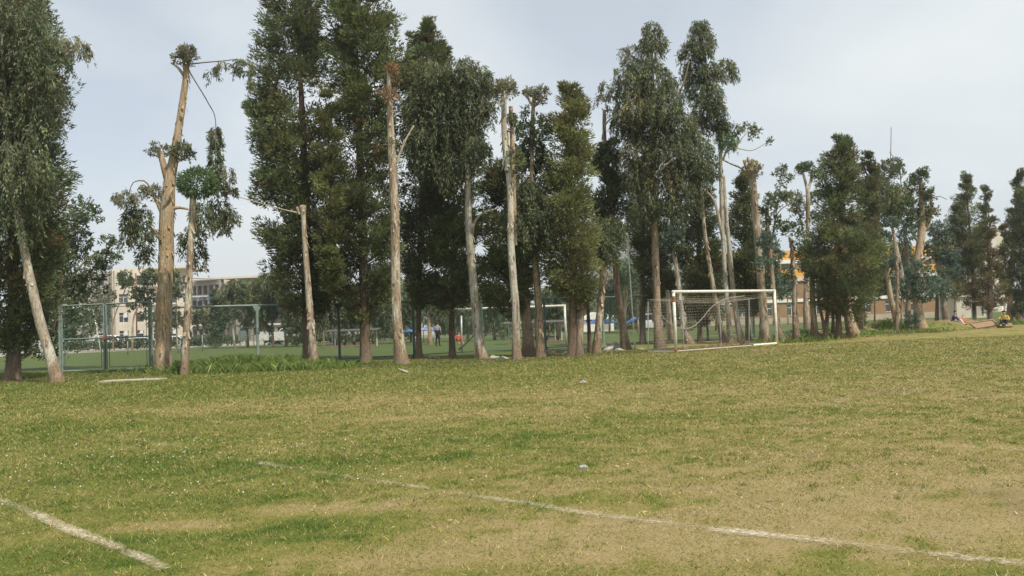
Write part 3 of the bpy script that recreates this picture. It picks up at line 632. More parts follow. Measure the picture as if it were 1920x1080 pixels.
tree('eucalyptus_tree', 'pale eucalyptus with broad round weeping crown near the middle of the row', (901, 673), [T(r=[(904, 675, 26), (896, 630, 19), (891, 570, 19), (884, 490, 17), (879, 410, 15), (877, 340, 13), (875, 260, 10), (865, 190, 6)]), T(r=[(885, 440, 7), (891, 415, 5), (905, 400, 4), (932, 391, 2)], m='paletwig'), T(r=[(876, 280, 6), (850, 240, 4), (815, 200, 3)], m='twig'), T(r=[(876, 270, 6), (895, 230, 4), (905, 180, 3)], m='twig')], bark='grey', group=ROW,
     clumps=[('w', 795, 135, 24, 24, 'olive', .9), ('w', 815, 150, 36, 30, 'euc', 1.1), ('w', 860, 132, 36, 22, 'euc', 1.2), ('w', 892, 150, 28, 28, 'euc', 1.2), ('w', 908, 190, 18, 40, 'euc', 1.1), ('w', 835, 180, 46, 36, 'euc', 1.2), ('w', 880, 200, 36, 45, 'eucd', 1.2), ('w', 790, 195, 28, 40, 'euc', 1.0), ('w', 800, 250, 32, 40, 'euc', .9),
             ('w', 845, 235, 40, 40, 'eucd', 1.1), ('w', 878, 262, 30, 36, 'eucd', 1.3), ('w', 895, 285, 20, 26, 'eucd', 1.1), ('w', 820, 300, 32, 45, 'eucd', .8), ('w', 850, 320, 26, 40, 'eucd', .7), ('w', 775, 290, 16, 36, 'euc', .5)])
tree('eucalyptus_tree', 'lopped twin-stemmed pale eucalyptus with small grey leafy head', (968, 675), [T(r=[(970, 677, 19), (968, 630, 17), (967, 580, 16), (962, 520, 15), (958, 450, 15), (956, 350, 13), (948, 290, 12), (945, 240, 12), (945, 180, 11), (944, 172, 10)], cut=True), T(r=[(958, 340, 6), (953, 300, 5), (953, 250, 4)], m='paletwig'),
     T(r=[(965, 460, 14, .4), (963, 380, 13, .4), (961, 280, 12, .4), (958, 200, 11, .4)], m='tan', cut=True), T(r=[(942, 200, 3), (930, 192, 2), (916, 191, 1.5)], m='paletwig')], bark='grey', group=ROW,
     clumps=[('b', 948, 160, 14, 12, 'eucg', 1.6, lt(lsize=.75)), ('b', 958, 172, 10, 14, 'eucg', 1.5, lt(lsize=.75)), ('b', 940, 172, 8, 14, 'olive', 1.2, lt(lsize=.7)), ('b', 962, 235, 12, 20, 'brd', .9, LT), ('b', 965, 300, 14, 22, 'euc', .8, LT)])
tree('cypress_tree', 'dark bushy cypress on a thick reddish trunk left of the centre trunks', (990, 670), [T(r=[(991, 672, 32), (990, 630, 25), (986, 580, 21), (980, 520, 18), (975, 450, 14), (970, 350, 9)])], bark='brown', group=ROW, Y=36.3,
     cyp=T(prof=[(300, 930, 985), (350, 905, 1005), (420, 892, 1015), (480, 895, 1012), (540, 905, 1005), (580, 930, 985)], colour='cypd', dens=1.15, brown=.06))
tree('eucalyptus_tree', 'slim lopped eucalyptus with flat mushroom leaf head above dark foliage', (1013, 670), [T(r=[(1014, 672, 23), (1012, 630, 19), (1009, 570, 17), (1005, 500, 15), (1000, 420, 12), (997, 340, 10), (998, 250, 10), (1000, 200, 9), (1002, 185, 11)], m='brown'), T(r=[(1000, 200, 6), (992, 188, 5), (988, 178, 3)]), T(r=[(1001, 200, 6), (1012, 190, 5), (1018, 180, 3)])], bark='brown', group=ROW,
     clumps=[('b', 998, 176, 14, 9, 'eucg', 1.8, lt(lsize=.75)), ('b', 1015, 176, 12, 11, 'eucg', 1.8, lt(lsize=.75)), ('b', 1012, 190, 9, 7, 'eucg', 1.2, lt(lsize=.7)), ('b', 985, 212, 10, 10, 'brd', .8), ('b', 1012, 240, 14, 22, 'brd', 1.2), ('b', 985, 250, 16, 22, 'brd', 1.1), ('b', 1000, 290, 25, 30, 'brd', 1.2), ('b', 975, 300, 16, 30, 'brd', 1.0), ('b', 1015, 320, 20, 30, 'brd', 1.1), ('w', 985, 370, 32, 40, 'eucd', 1.2), ('w', 1010, 410, 32, 45, 'eucd', 1.2), ('w', 965, 430, 28, 40, 'eucd', 1.0), ('w', 990, 460, 32, 26, 'eucd', 1.1)])
tree('cypress_tree', 'dense green cypress on a fluted double trunk in the centre of the row', (1078, 668), [T(r=[(1075, 670, 26), (1073, 620, 22), (1074, 550, 20), (1073, 450, 15), (1069, 300, 10), (1067, 205, 5)], rough=.16), T(n='trunk', r=[(1085, 670, 20, -.15), (1088, 620, 15, -.1), (1091, 560, 12, 0), (1090, 500, 9, 0)], m='brown')], bark='dark', group=ROW,
     cyp=[T(prof=[(160, 1058, 1078), (185, 1044, 1094), (215, 1036, 1102), (250, 1030, 1104), (300, 1026, 1106), (345, 1022, 1104), (390, 1016, 1112), (430, 1010, 1122), (480, 1012, 1125), (530, 1030, 1118), (565, 1050, 1105)], colour='cypy', dens=1.15, brown=.05)], clumps=[('b', 1066, 172, 11, 9, 'bright', 1.0), ('b', 1083, 180, 9, 6, 'olive', .8)])
tree('eucalyptus_tree', 'short pale trunk with a dark narrow stem beside it, right of centre', (1119, 663), [T(r=[(1118, 665, 20), (1121, 625, 16), (1126, 570, 15), (1130, 520, 14), (1133, 480, 10)]), T(n='trunk', r=[(1106, 658, 11, .8), (1104, 610, 9, .8), (1101, 550, 8, .8), (1100, 500, 6, .8)], m='dark')], bark='pale', group=ROW,
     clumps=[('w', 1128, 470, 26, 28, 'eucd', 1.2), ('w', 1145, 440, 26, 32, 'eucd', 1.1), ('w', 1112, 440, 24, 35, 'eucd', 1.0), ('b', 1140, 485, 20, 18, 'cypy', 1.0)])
tree('eucalyptus_tree', 'snapped dark-topped trunk above bushy foliage, leaning, left of the goal', (1172, 656), [T(r=[(1175, 658, 24), (1168, 615, 19), (1160, 560, 16), (1154, 500, 14), (1148, 420, 12), (1138, 320, 11), (1134, 270, 10), (1133, 235, 9), (1133, 206, 8)], m='brown', cut=True), T(n='branch', r=[(1168, 600, 14, .4), (1172, 560, 12, .5), (1173, 545, 12, .5)], m='pale', cut=True), T(r=[(1134, 235, 4), (1146, 222, 3), (1160, 222, 2), (1172, 222, 1.5)], m='paletwig'), T(r=[(1132, 210, 2.5), (1128, 202, 1.5)], m='twig')], bark='brown', group=ROW,
     cyp=[T(prof=[(255, 1138, 1156), (285, 1122, 1162), (330, 1112, 1166), (380, 1110, 1170), (430, 1115, 1168), (470, 1125, 1162)], colour='cyp', dens=1.05, brown=.16)], clumps=[('w', 1132, 165, 13, 15, 'eucg', .6), ('w', 1128, 185, 10, 10, 'eucg', .5), ('w', 1146, 180, 12, 16, 'eucg', .6), ('w', 1150, 205, 10, 14, 'euc', .5), ('b', 1128, 300, 16, 20, 'brd', .8)])
tree('eucalyptus_tree', 'biggest leafy eucalyptus with straight brown trunk behind the goal left post', (1236, 656), [T(r=[(1238, 658, 27), (1234, 620, 21), (1231, 560, 17), (1229, 480, 17), (1227, 400, 15), (1225, 320, 13), (1225, 240, 10), (1224, 150, 7), (1222, 80, 4)], m='brown'), T(r=[(1229, 345, 6), (1205, 328, 4), (1180, 338, 3), (1168, 345, 2)], m='paletwig'), T(r=[(1228, 330, 6, -.6), (1250, 308, 4, -1), (1262, 298, 3, -1)], m='paletwig'), T(r=[(1226, 260, 6), (1255, 215, 5), (1280, 160, 4), (1292, 115, 3)], m='twig'), T(r=[(1226, 300, 6), (1260, 270, 4), (1290, 250, 3)], m='twig')], bark='brown', group=ROW,
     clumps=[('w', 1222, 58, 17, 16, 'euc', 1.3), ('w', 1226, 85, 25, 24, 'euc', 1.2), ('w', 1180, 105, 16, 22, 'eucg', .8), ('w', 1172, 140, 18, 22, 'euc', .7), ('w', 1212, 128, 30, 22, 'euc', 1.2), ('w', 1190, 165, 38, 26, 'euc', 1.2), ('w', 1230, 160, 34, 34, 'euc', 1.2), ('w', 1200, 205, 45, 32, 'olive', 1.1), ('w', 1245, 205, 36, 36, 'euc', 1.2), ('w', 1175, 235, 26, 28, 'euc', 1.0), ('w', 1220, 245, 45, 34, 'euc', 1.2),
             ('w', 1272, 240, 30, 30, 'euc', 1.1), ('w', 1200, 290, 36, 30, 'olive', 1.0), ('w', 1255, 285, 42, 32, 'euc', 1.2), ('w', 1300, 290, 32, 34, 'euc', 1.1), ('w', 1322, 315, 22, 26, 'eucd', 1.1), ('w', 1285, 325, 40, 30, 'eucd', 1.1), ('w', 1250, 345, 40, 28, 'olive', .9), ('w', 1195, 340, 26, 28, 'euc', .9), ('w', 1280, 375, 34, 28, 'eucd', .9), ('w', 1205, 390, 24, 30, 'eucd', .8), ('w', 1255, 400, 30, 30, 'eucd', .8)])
tree('cypress_tree', 'shadowed cypress filling the gap behind the biggest leafy eucalyptus', (1205, 646), [T(r=[(1205, 648, 16), (1205, 560, 13), (1205, 400, 8)])], bark='dark', group=ROW, Y=47,
     cyp=T(prof=[(300, 1185, 1210), (350, 1172, 1240), (420, 1170, 1258), (480, 1190, 1262), (540, 1205, 1262), (585, 1215, 1250)], colour='cypd', dens=1.0, brown=.08))
tree('cypress_tree', 'dark cypress seen through the goal left half', (1310, 641), [T(r=[(1312, 643, 12), (1312, 560, 10), (1310, 420, 7)])], bark='dark', group=ROW, Y=46,
     cyp=T(prof=[(350, 1288, 1322), (400, 1268, 1345), (460, 1262, 1350), (530, 1268, 1348), (580, 1282, 1338), (605, 1298, 1325)], colour='cypd', dens=1.05, brown=.10))
tree('eucalyptus_tree', 'grey slender trunk with blue-green leaves inside the goal left side', (1293, 645), [T(r=[(1294, 647, 20), (1282, 610, 13), (1275, 560, 10), (1268, 500, 9), (1261, 460, 7)]), T(n='trunk', r=[(1258, 633, 12, 1.5), (1255, 590, 11, 1.5), (1252, 545, 9, 1.5)], m='pale')], bark='grey', group=ROW,
     clumps=[('b', 1262, 435, 18, 16, 'blue', 1.2), ('b', 1250, 452, 14, 16, 'blue', 1.0), ('b', 1272, 458, 12, 16, 'brd', 1.0), ('b', 1290, 615, 6, 8, 'brd', .9)])
tree('eucalyptus_tree', 'slim bare pale trunk leaning left, first of the pale trunks behind the goal', (1357, 642), [T(r=[(1358, 644, 17), (1350, 610, 12), (1341, 560, 10), (1331, 500, 9), (1322, 440, 8), (1317, 380, 7), (1316, 330, 6)])], bark='pale', group=ROW, clumps=[('w', 1314, 345, 18, 24, 'eucd', .8)], flare=.2)
tree('eucalyptus_tree', 'tallest pale forked eucalyptus behind the goal with feathery plumes on top', (1369, 644), [T(r=[(1370, 646, 13), (1366, 600, 10), (1361, 540, 10), (1357, 470, 9), (1353, 380, 9), (1351, 300, 8), (1350, 255, 8), (1340, 190, 5), (1318, 130, 4), (1308, 70, 3)]), T(r=[(1360, 470, 8), (1350, 420, 8), (1340, 380, 6), (1326, 360, 5), (1318, 352, 3)], m='grey'), T(n='trunk', r=[(1391, 643, 16, .4), (1382, 600, 12, .4), (1374, 540, 11, .4), (1367, 460, 10, .3), (1361, 400, 8, .2), (1357, 330, 6, .1)]), T(r=[(1356, 300, 5), (1362, 285, 4), (1380, 278, 2.5), (1410, 282, 2), (1440, 266, 1.4)], m='paletwig'), T(r=[(1378, 280, 2.5), (1392, 258, 2), (1405, 245, 1.4)], m='paletwig')], bark='grey', group=ROW, flare=.2,
     clumps=[('w', 1310, 52, 18, 14, 'euc', 1.4), ('w', 1312, 75, 24, 18, 'euc', 1.3), ('w', 1300, 100, 26, 20, 'euc', 1.2), ('w', 1322, 95, 16, 16, 'euc', 1.0), ('w', 1300, 135, 22, 26, 'euc', 1.1), ('w', 1328, 135, 22, 18, 'euc', 1.2), ('w', 1362, 122, 13, 12, 'euc', 1.1), ('w', 1370, 140, 11, 16, 'euc', 1.0), ('w', 1352, 142, 10, 14, 'euc', .9), ('w', 1310, 170, 26, 24, 'euc', 1.1), ('w', 1335, 178, 18, 26, 'euc', 1.1), ('w', 1345, 208, 12, 22, 'euc', 1.1), ('w', 1318, 205, 20, 24, 'euc', 1.0), ('w', 1308, 240, 24, 28, 'euc', 1.0),
             ('w', 1350, 235, 16, 16, 'eucd', 1.5), ('w', 1362, 262, 15, 24, 'bright', 1.2), ('w', 1380, 240, 12, 9, 'euc', .9), ('b', 1408, 240, 12, 6, 'euc', 1.0), ('b', 1420, 248, 8, 6, 'euc', .9), ('b', 1412, 256, 5, 5, 'euc', .8), ('b', 1380, 268, 5, 4, 'euc', .8), ('b', 1443, 266, 3, 5, 'euc', .8)])
tree('cypress_tree', 'dark cypress between the pale forked stems and the thick crowned trunk', (1403, 636), [T(r=[(1403, 638, 13), (1400, 560, 10), (1396, 400, 6)])], bark='dark', group=ROW, Y=47.5,
     cyp=T(prof=[(318, 1393, 1400), (345, 1382, 1410), (400, 1370, 1428), (460, 1362, 1440), (520, 1362, 1440), (580, 1375, 1425)], colour='cypd', dens=1.0, brown=.10))
tree('eucalyptus_tree', 'thick smooth pale trunk with crown of sawn stubs behind the goal right post', (1433, 640), [T(r=[(1434, 642, 24), (1432, 600, 19), (1428, 540, 18), (1423, 470, 18), (1417, 400, 16), (1411, 340, 16), (1408, 318, 19)], m='pale'), T(r=[(1405, 325, 9), (1398, 311, 7), (1395, 300, 7)], cut=True, m='tan'), T(r=[(1407, 325, 9), (1404, 308, 7), (1403, 295, 7)], cut=True, m='tan'), T(r=[(1409, 325, 9), (1411, 308, 7), (1411, 298, 7)], cut=True, m='tan'), T(r=[(1411, 325, 9), (1417, 311, 7), (1419, 300, 6)], cut=True, m='tan'), T(r=[(1412, 330, 8), (1422, 318, 6), (1426, 306, 5)], cut=True, m='tan'),
     T(r=[(1402, 332, 6), (1390, 316, 4), (1372, 308, 3.5), (1352, 298, 3)], m='paletwig')], bark='pale', group=ROW, clumps=[('b', 1398, 325, 10, 9, 'olive', .8, lt(lsize=.7)), ('b', 1422, 320, 9, 9, 'eucg', .9, lt(lsize=.7)), ('b', 1410, 310, 12, 8, 'olive', .6, lt(lsize=.7))])
tree('eucalyptus_tree', 'mossy dark trunk with blue-green leaf sprays right of the thick crowned trunk', (1463, 642), [T(r=[(1466, 644, 20), (1458, 610, 13), (1452, 560, 10), (1446, 500, 10), (1440, 440, 10), (1438, 390, 8)], m='brown'), T(r=[(1445, 480, 4), (1452, 420, 3), (1462, 395, 2), (1485, 380, 1.5)], m='twig'), T(r=[(1452, 420, 3), (1460, 370, 2), (1467, 330, 1.5)], m='twig')], bark='brown', group=ROW,
     clumps=[('b', 1463, 320, 12, 8, 'euc', 1.0), ('b', 1472, 335, 9, 8, 'euc', .8), ('b', 1482, 332, 6, 5, 'euc', .8), ('b', 1466, 352, 8, 8, 'euc', .6), ('b', 1455, 375, 14, 12, 'brd', 1.0), ('b', 1440, 385, 12, 18, 'brd', 1.0), ('b', 1478, 372, 12, 12, 'euc', .7), ('b', 1450, 420, 16, 16, 'brd', .8), ('b', 1438, 455, 16, 16, 'blue', 1.2), ('b', 1450, 480, 18, 18, 'blue', 1.2), ('b', 1434, 495, 14, 14, 'blue', 1.0), ('b', 1462, 535, 20, 20, 'blue', 1.0), ('b', 1478, 520, 12, 14, 'brd', .8)])
tree('eucalyptus_tree', 'short bare snag trunk with sparse leaves at its snapped top', (1493, 640), [T(r=[(1494, 642, 17), (1491, 600, 13), (1488, 540, 11), (1486, 490, 10), (1485, 462, 9), (1482, 446, 5)], m='brown'), T(r=[(1486, 470, 4), (1481, 452, 3), (1479, 445, 2)])], bark='brown', group=ROW,
     clumps=[('b', 1482, 435, 12, 12, 'brd', .7), ('b', 1495, 428, 12, 12, 'brd', .7), ('b', 1470, 425, 10, 8, 'brd', .5), ('b', 1500, 450, 10, 14, 'brd', .6)])
tree('eucalyptus_tree', 'lopped pale trunk forked like a Y with leafy head, left of the wide cypress', (1510, 622), [T(r=[(1514, 624, 15), (1511, 580, 12), (1512, 520, 11), (1514, 450, 9), (1515, 380, 9), (1514, 350, 9)]), T(r=[(1514, 355, 7), (1510, 340, 6), (1505, 322, 5)]), T(r=[(1515, 355, 7), (1520, 340, 6), (1523, 322, 5)]), T(r=[(1512, 470, 4), (1503, 420, 3), (1495, 395, 2)], m='twig')], bark='pale', group=ROW,
     clumps=[('b', 1510, 313, 14, 8, 'brd', 1.6, lt(lsize=.8)), ('b', 1500, 320, 8, 7, 'brd', 1.2, lt(lsize=.8)), ('b', 1520, 318, 8, 7, 'brd', 1.0, lt(lsize=.8)), ('b', 1488, 372, 18, 12, 'euc', .9), ('b', 1500, 388, 12, 14, 'euc', .9), ('b', 1527, 370, 10, 14, 'euc', .9), ('b', 1528, 405, 9, 10, 'euc', .8), ('b', 1488, 395, 10, 10, 'olive', .7), ('b', 1505, 415, 8, 10, 'euc', .6)])
tree('cypress_tree', 'wide dark cypress on several mossy trunks right of the goal', (1546, 636), [T(r=[(1528, 639, 18), (1526, 600, 14), (1523, 550, 12), (1524, 500, 9)], m='brown'), T(n='trunk', r=[(1546, 638, 13, -.3), (1551, 595, 10, -.2), (1556, 550, 9, 0), (1558, 500, 7, 0)]), T(n='trunk', r=[(1545, 610, 7, -.3), (1538, 580, 6, -.2), (1533, 550, 6, 0)]), T(n='trunk', r=[(1573, 636, 17, .2), (1572, 590, 14, .2), (1574, 530, 13, .1), (1576, 420, 10, 0), (1578, 300, 6, 0)])], bark='dark', group=ROW,
     cyp=[T(prof=[(252, 1568, 1582), (270, 1558, 1596), (295, 1550, 1604), (330, 1545, 1606), (370, 1542, 1608), (410, 1538, 1614), (445, 1534, 1622)], colour='cyp', dens=1.1, brown=.12, gaps=[(1570, 400, 10, 45, .6)]), T(prof=[(420, 1530, 1620), (450, 1512, 1640), (490, 1504, 1650), (525, 1506, 1650), (555, 1520, 1640), (580, 1545, 1615)], colour='cyp', dens=1.05, brown=.12, dy=-.4, gaps=[(1530, 540, 14, 20, .5), (1600, 560, 16, 20, .5), (1560, 470, 12, 16, .5)])], clumps=[('b', 1535, 330, 12, 12, 'brd', .7), ('b', 1545, 355, 10, 14, 'brd', .6)])
tree('eucalyptus_tree', 'stout leaning tan trunk rising behind the wide cypress stems', (1598, 632), [T(r=[(1603, 634, 30), (1594, 605, 24), (1587, 570, 20), (1582, 530, 17), (1578, 480, 14)], rough=.13), T(n='trunk', r=[(1562, 622, 8, .6), (1562, 580, 7, .6), (1563, 540, 6, .6)], m='brown')], bark='tan', group=ROW, flare=.3, clumps=[('w', 1580, 500, 24, 26, 'eucd', .9)])
tree('cypress_tree', 'narrow pointed cypress tucked beside the wide one', (1612, 622), [T(r=[(1615, 624, 12), (1615, 520, 9), (1624, 330, 5)])], bark='dark', group=ROW, Y=52,
     cyp=T(prof=[(286, 1623, 1629), (305, 1617, 1636), (330, 1612, 1642), (370, 1610, 1646), (430, 1608, 1650), (490, 1612, 1652), (540, 1622, 1648)], colour='cyp', dens=1.05, brown=.12))
tree('eucalyptus_tree', 'leaning eucalyptus with tangled green crown and one long bare shoot', (1683, 620), [T(r=[(1684, 624, 14), (1678, 590, 15), (1670, 560, 14), (1662, 510, 12), (1652, 470, 11), (1643, 420, 10), (1636, 370, 9), (1632, 320, 6)], m='tan'), T(n='branch', r=[(1660, 500, 6), (1650, 440, 4), (1646, 400, 3)]), T(r=[(1668, 330, 2), (1670, 290, 1.6), (1671, 238, 1.2)], m='twig'), T(r=[(1690, 350, 2), (1685, 310, 1.6), (1668, 285, 1.2)], m='twig')], bark='tan', group=ROW,
     clumps=[('b', 1672, 310, 18, 12, 'euc', .9), ('b', 1683, 320, 12, 16, 'euc', .9), ('b', 1655, 330, 18, 18, 'euc', .9), ('w', 1640, 345, 22, 26, 'euc', .9), ('w', 1660, 365, 26, 26, 'cypy', 1.0), ('w', 1685, 370, 20, 26, 'olive', .9), ('b', 1660, 410, 20, 22, 'brd', 1.0), ('b', 1690, 410, 16, 20, 'brd', .9), ('b', 1655, 455, 20, 22, 'blue', 1.0), ('b', 1640, 490, 16, 24, 'blue', .9), ('b', 1665, 500, 20, 24, 'blue', 1.0), ('b', 1650, 535, 20, 18, 'brd', 1.0)])
tree('eucalyptus_tree', 'smooth white leaning trunk among the tangled right-hand trees', (1703, 611), [T(r=[(1706, 620, 13), (1700, 580, 11), (1694, 540, 10), (1688, 500, 9), (1678, 450, 7), (1670, 410, 6)])], bark='grey', group=ROW, clumps=[('b', 1672, 400, 12, 10, 'blue', 1.3), ('b', 1682, 410, 8, 8, 'blue', 1.0)])
tree('eucalyptus_tree', 'thin mossy pole-like trunk in front of the white leaning trunk', (1681, 624), [T(r=[(1681, 626, 11), (1682, 590, 8), (1683, 540, 8), (1681, 490, 7), (1677, 450, 6), (1672, 425, 5)], m='brown')], bark='brown', group=ROW, flare=.15, clumps=[('b', 1672, 418, 12, 8, 'blue', 1.2)])
tree('eucalyptus_tree', 'stout gnarled lopped trunk with tufted double head at right', (1730, 621), [T(r=[(1729, 624, 31), (1724, 595, 23), (1719, 560, 20), (1714, 525, 19), (1716, 500, 18), (1724, 465, 19), (1728, 430, 18), (1729, 390, 13), (1728, 345, 12)], rough=.14), T(r=[(1728, 440, 12), (1742, 415, 9), (1746, 385, 8), (1745, 355, 7)], cut=True), T(r=[(1724, 455, 9), (1712, 440, 7), (1706, 425, 5)]), T(r=[(1722, 500, 6), (1735, 488, 5), (1746, 482, 4)]), T(r=[(1748, 370, 1.6), (1762, 368, 1.4), (1775, 374, 1)], m='twig'), T(n='trunk', r=[(1703, 600, 12, 1.0), (1702, 540, 11, 1.0), (1700, 480, 10, 1.0), (1695, 420, 7, 1.0)], m='brown')], bark='tan', group=ROW, flare=.3,
     clumps=[('b', 1722, 335, 16, 12, 'brd', 1.4, LT), ('b', 1732, 325, 9, 8, 'brd', 1.2, LT), ('b', 1710, 345, 9, 10, 'brd', 1.1, LT), ('b', 1742, 365, 10, 14, 'brd', 1.1, LT), ('b', 1718, 370, 12, 16, 'olive', .8, LT), ('b', 1735, 395, 14, 14, 'brd', 1.0, LT), ('b', 1745, 400, 14, 14, 'olive', 1.0, LT), ('b', 1720, 415, 18, 16, 'cyp', 1.2, LT), ('b', 1700, 390, 16, 20, 'brd', 1.0, LT), ('b', 1700, 440, 14, 18, 'blue', .8, LT),
             ('b', 1722, 510, 22, 20, 'blue', 1.1, lt(dy=-.6)), ('b', 1705, 540, 20, 20, 'blue', 1.0, lt(dy=-.6)), ('b', 1735, 545, 20, 20, 'blue', 1.1, lt(dy=-.6)), ('b', 1760, 540, 22, 22, 'blue', .9, LT), ('b', 1712, 600, 14, 12, 'blue', .9, lt(dy=-.5))])
tree('eucalyptus_tree', 'bluish leafy eucalyptus right of the gnarled lopped trunk', (1774, 607), [T(r=[(1777, 609, 20), (1770, 575, 14), (1765, 530, 12), (1759, 490, 11), (1755, 440, 8)], m='brown'), T(n='trunk', r=[(1756, 606, 10, .5), (1757, 570, 8, .5), (1757, 530, 7, .5)], m='dark')], bark='brown', group=ROW,
     clumps=[('b', 1757, 430, 18, 14, 'blue', 1.1), ('b', 1768, 448, 18, 16, 'brd', 1.2), ('b', 1750, 470, 20, 20, 'brd', 1.2), ('b', 1772, 475, 16, 16, 'blue', 1.0), ('b', 1785, 480, 18, 14, 'blue', .9), ('b', 1775, 505, 22, 16, 'blue', 1.0), ('b', 1795, 510, 16, 10, 'blue', .7), ('b', 1770, 535, 18, 18, 'olive', .9), ('b', 1790, 540, 14, 18, 'olive', .8)])
tree('cypress_tree', 'pointed sparse cypress browning below, left one of the far-right pair', (1826, 604), [T(r=[(1827, 607, 11), (1826, 560, 9), (1822, 480, 7), (1814, 380, 4), (1811, 325, 2)])], bark='dark', group=ROW,
     cyp=[T(prof=[(320, 1808, 1813), (340, 1801, 1820), (370, 1796, 1828), (400, 1788, 1836), (430, 1782, 1842), (470, 1780, 1848), (500, 1788, 1846)], colour='cyp', dens=.95, brown=.12, size=1.0), T(prof=[(440, 1795, 1848), (490, 1798, 1850), (540, 1802, 1850), (575, 1810, 1842)], colour='cypb', dens=.6, brown=.5)])
tree('cypress_tree', 'thin spindly cypress, right one of the far-right pair', (1856, 608), [T(r=[(1857, 611, 13), (1856, 570, 10), (1854, 500, 6), (1850, 420, 4), (1847, 355, 2)])], bark='dark', group=ROW,
     cyp=[T(prof=[(348, 1845, 1849), (370, 1841, 1854), (395, 1838, 1858), (420, 1838, 1864), (450, 1842, 1862)], colour='cyp', dens=.8, brown=.25), T(prof=[(440, 1846, 1862), (500, 1838, 1878), (545, 1838, 1885), (580, 1846, 1878)], colour='cypb', dens=.5, brown=.4)])
tree('cypress_tree', 'dense cypress cut off by the right edge of the photo', (1895, 606), [T(r=[(1893, 608, 16), (1894, 560, 11), (1898, 480, 9), (1906, 360, 5)], m='brown'), T(n='trunk', r=[(1916, 610, 14, -.4), (1908, 590, 10, -.3), (1900, 570, 8, 0)], m='pale')], bark='dark', group=ROW,
     cyp=[T(prof=[(322, 1908, 1915), (345, 1900, 1926), (390, 1894, 1938), (440, 1893, 1950), (500, 1892, 1958), (550, 1894, 1958), (590, 1902, 1945)], colour='cyp', dens=1.1, brown=.08), T(prof=[(415, 1880, 1888), (450, 1874, 1896), (500, 1872, 1898), (550, 1876, 1896)], colour='cyp', dens=.8, brown=.3)])

# ------------------------------------------------------------------ trees beyond the back field (smaller in view, coarser leaves)
FAR = 'trees beyond the back field'
def far_tree(label, px, py, stem, clumps, Y, bark='pale', w=6, colour='far'):
    rows = [(px, py, w)] + [(a, b, w * (1 - .55 * (i + 1) / len(stem))) for i, (a, b) in enumerate(stem)]
    tree('background_tree', label, (px, py), [T(r=rows)], Y=Y, bark=bark, group=FAR, flare=.2,
         clumps=[(k, a, b, rx, ry, c or colour, d, T(lsize=2.0)) for k, a, b, rx, ry, c, d in clumps])
far_tree('small round-headed tree left of the tan trunk, before the apartment block', 212, 652, [(213, 600), (234, 545), (236, 530)], [('b', 236, 524, 13, 14, 'brd', 1.6), ('b', 240, 532, 9, 8, 'brd', 1.4), ('b', 205, 560, 9, 22, 'eucg', .8)], 95, 'brown', 4)
far_tree('clump-crowned tree between the gate and the tan trunk', 248, 655, [(250, 600), (262, 570), (280, 530)], [('b', 280, 520, 13, 14, 'brd', 1.6), ('b', 268, 532, 9, 10, 'brd', 1.2), ('b', 258, 552, 15, 9, 'brd', 1.5), ('b', 277, 560, 12, 20, 'brd', 1.3), ('b', 245, 575, 7, 8, 'brd', 1.2), ('b', 272, 590, 6, 10, 'brd', 1.2), ('b', 283, 600, 8, 14, 'far', 1.1)], 92, 'pale', 5)
far_tree('thin tree between the tan trunk and the leaf-ball trunk', 332, 652, [(331, 600), (330, 545)], [('b', 326, 522, 9, 13, 'brd', 1.6), ('b', 333, 545, 8, 14, 'brd', 1.4), ('b', 326, 590, 9, 14, 'brd', 1.2), ('b', 334, 605, 10, 12, 'far', 1.0)], 92, 'brown', 3.5)
far_tree('pale-stemmed tree left end of the grey dormitory', 196, 655, [(196, 620), (192, 580)], [('w', 190, 580, 12, 26, 'eucg', .9), ('b', 180, 600, 14, 20, 'olive', .9)], 96, 'pale', 4)
far_tree('bright green tree low before the grey dormitory', 380, 656, [(380, 620), (380, 600)], [('b', 378, 600, 14, 16, 'olive', 1.3), ('b', 392, 605, 9, 12, 'far', 1.2), ('b', 372, 590, 8, 10, 'far', 1.1)], 96, 'brown', 3)
far_tree('dark tree covering the middle of the grey dormitory', 410, 655, [(412, 610), (412, 560)], [('b', 410, 560, 14, 18, 'brd', 1.5), ('b', 412, 585, 17, 22, 'brd', 1.5), ('b', 408, 612, 14, 22, 'brd', 1.4), ('b', 425, 600, 10, 18, 'far', 1.2), ('b', 402, 638, 12, 12, 'brd', 1.2)], 90, 'brown', 4)
far_tree('forked pale tree left of the nearest light green fence post', 441, 655, [(437, 620), (436, 595), (432, 560)], [('w', 445, 540, 18, 16, 'far', 1.2), ('w', 425, 545, 12, 14, 'eucg', 1.0), ('w', 452, 560, 16, 20, 'far', 1.1), ('b', 430, 580, 10, 12, 'far', 1.0), ('w', 448, 585, 12, 14, 'eucg', .9)], 84, 'pale', 5)
far_tree('olive tree above the nearest light green fence post', 466, 656, [(464, 620), (462, 570)], [('w', 475, 545, 24, 20, 'olive', 1.2), ('w', 462, 570, 18, 20, 'far', 1.2), ('w', 488, 570, 18, 22, 'far', 1.1), ('w', 475, 600, 20, 16, 'olive', .9), ('b', 455, 600, 8, 12, 'far', 1.0)], 86, 'brown', 5)
far_tree('upright tan-stemmed tree behind the light green fence post', 512, 654, [(511, 620), (509, 580), (510, 560)], [('w', 500, 535, 22, 22, 'far', 1.3), ('w', 515, 560, 20, 20, 'brd', 1.2), ('w', 500, 580, 18, 20, 'far', 1.1), ('w', 492, 605, 12, 16, 'olive', .8)], 82, 'tan', 6)
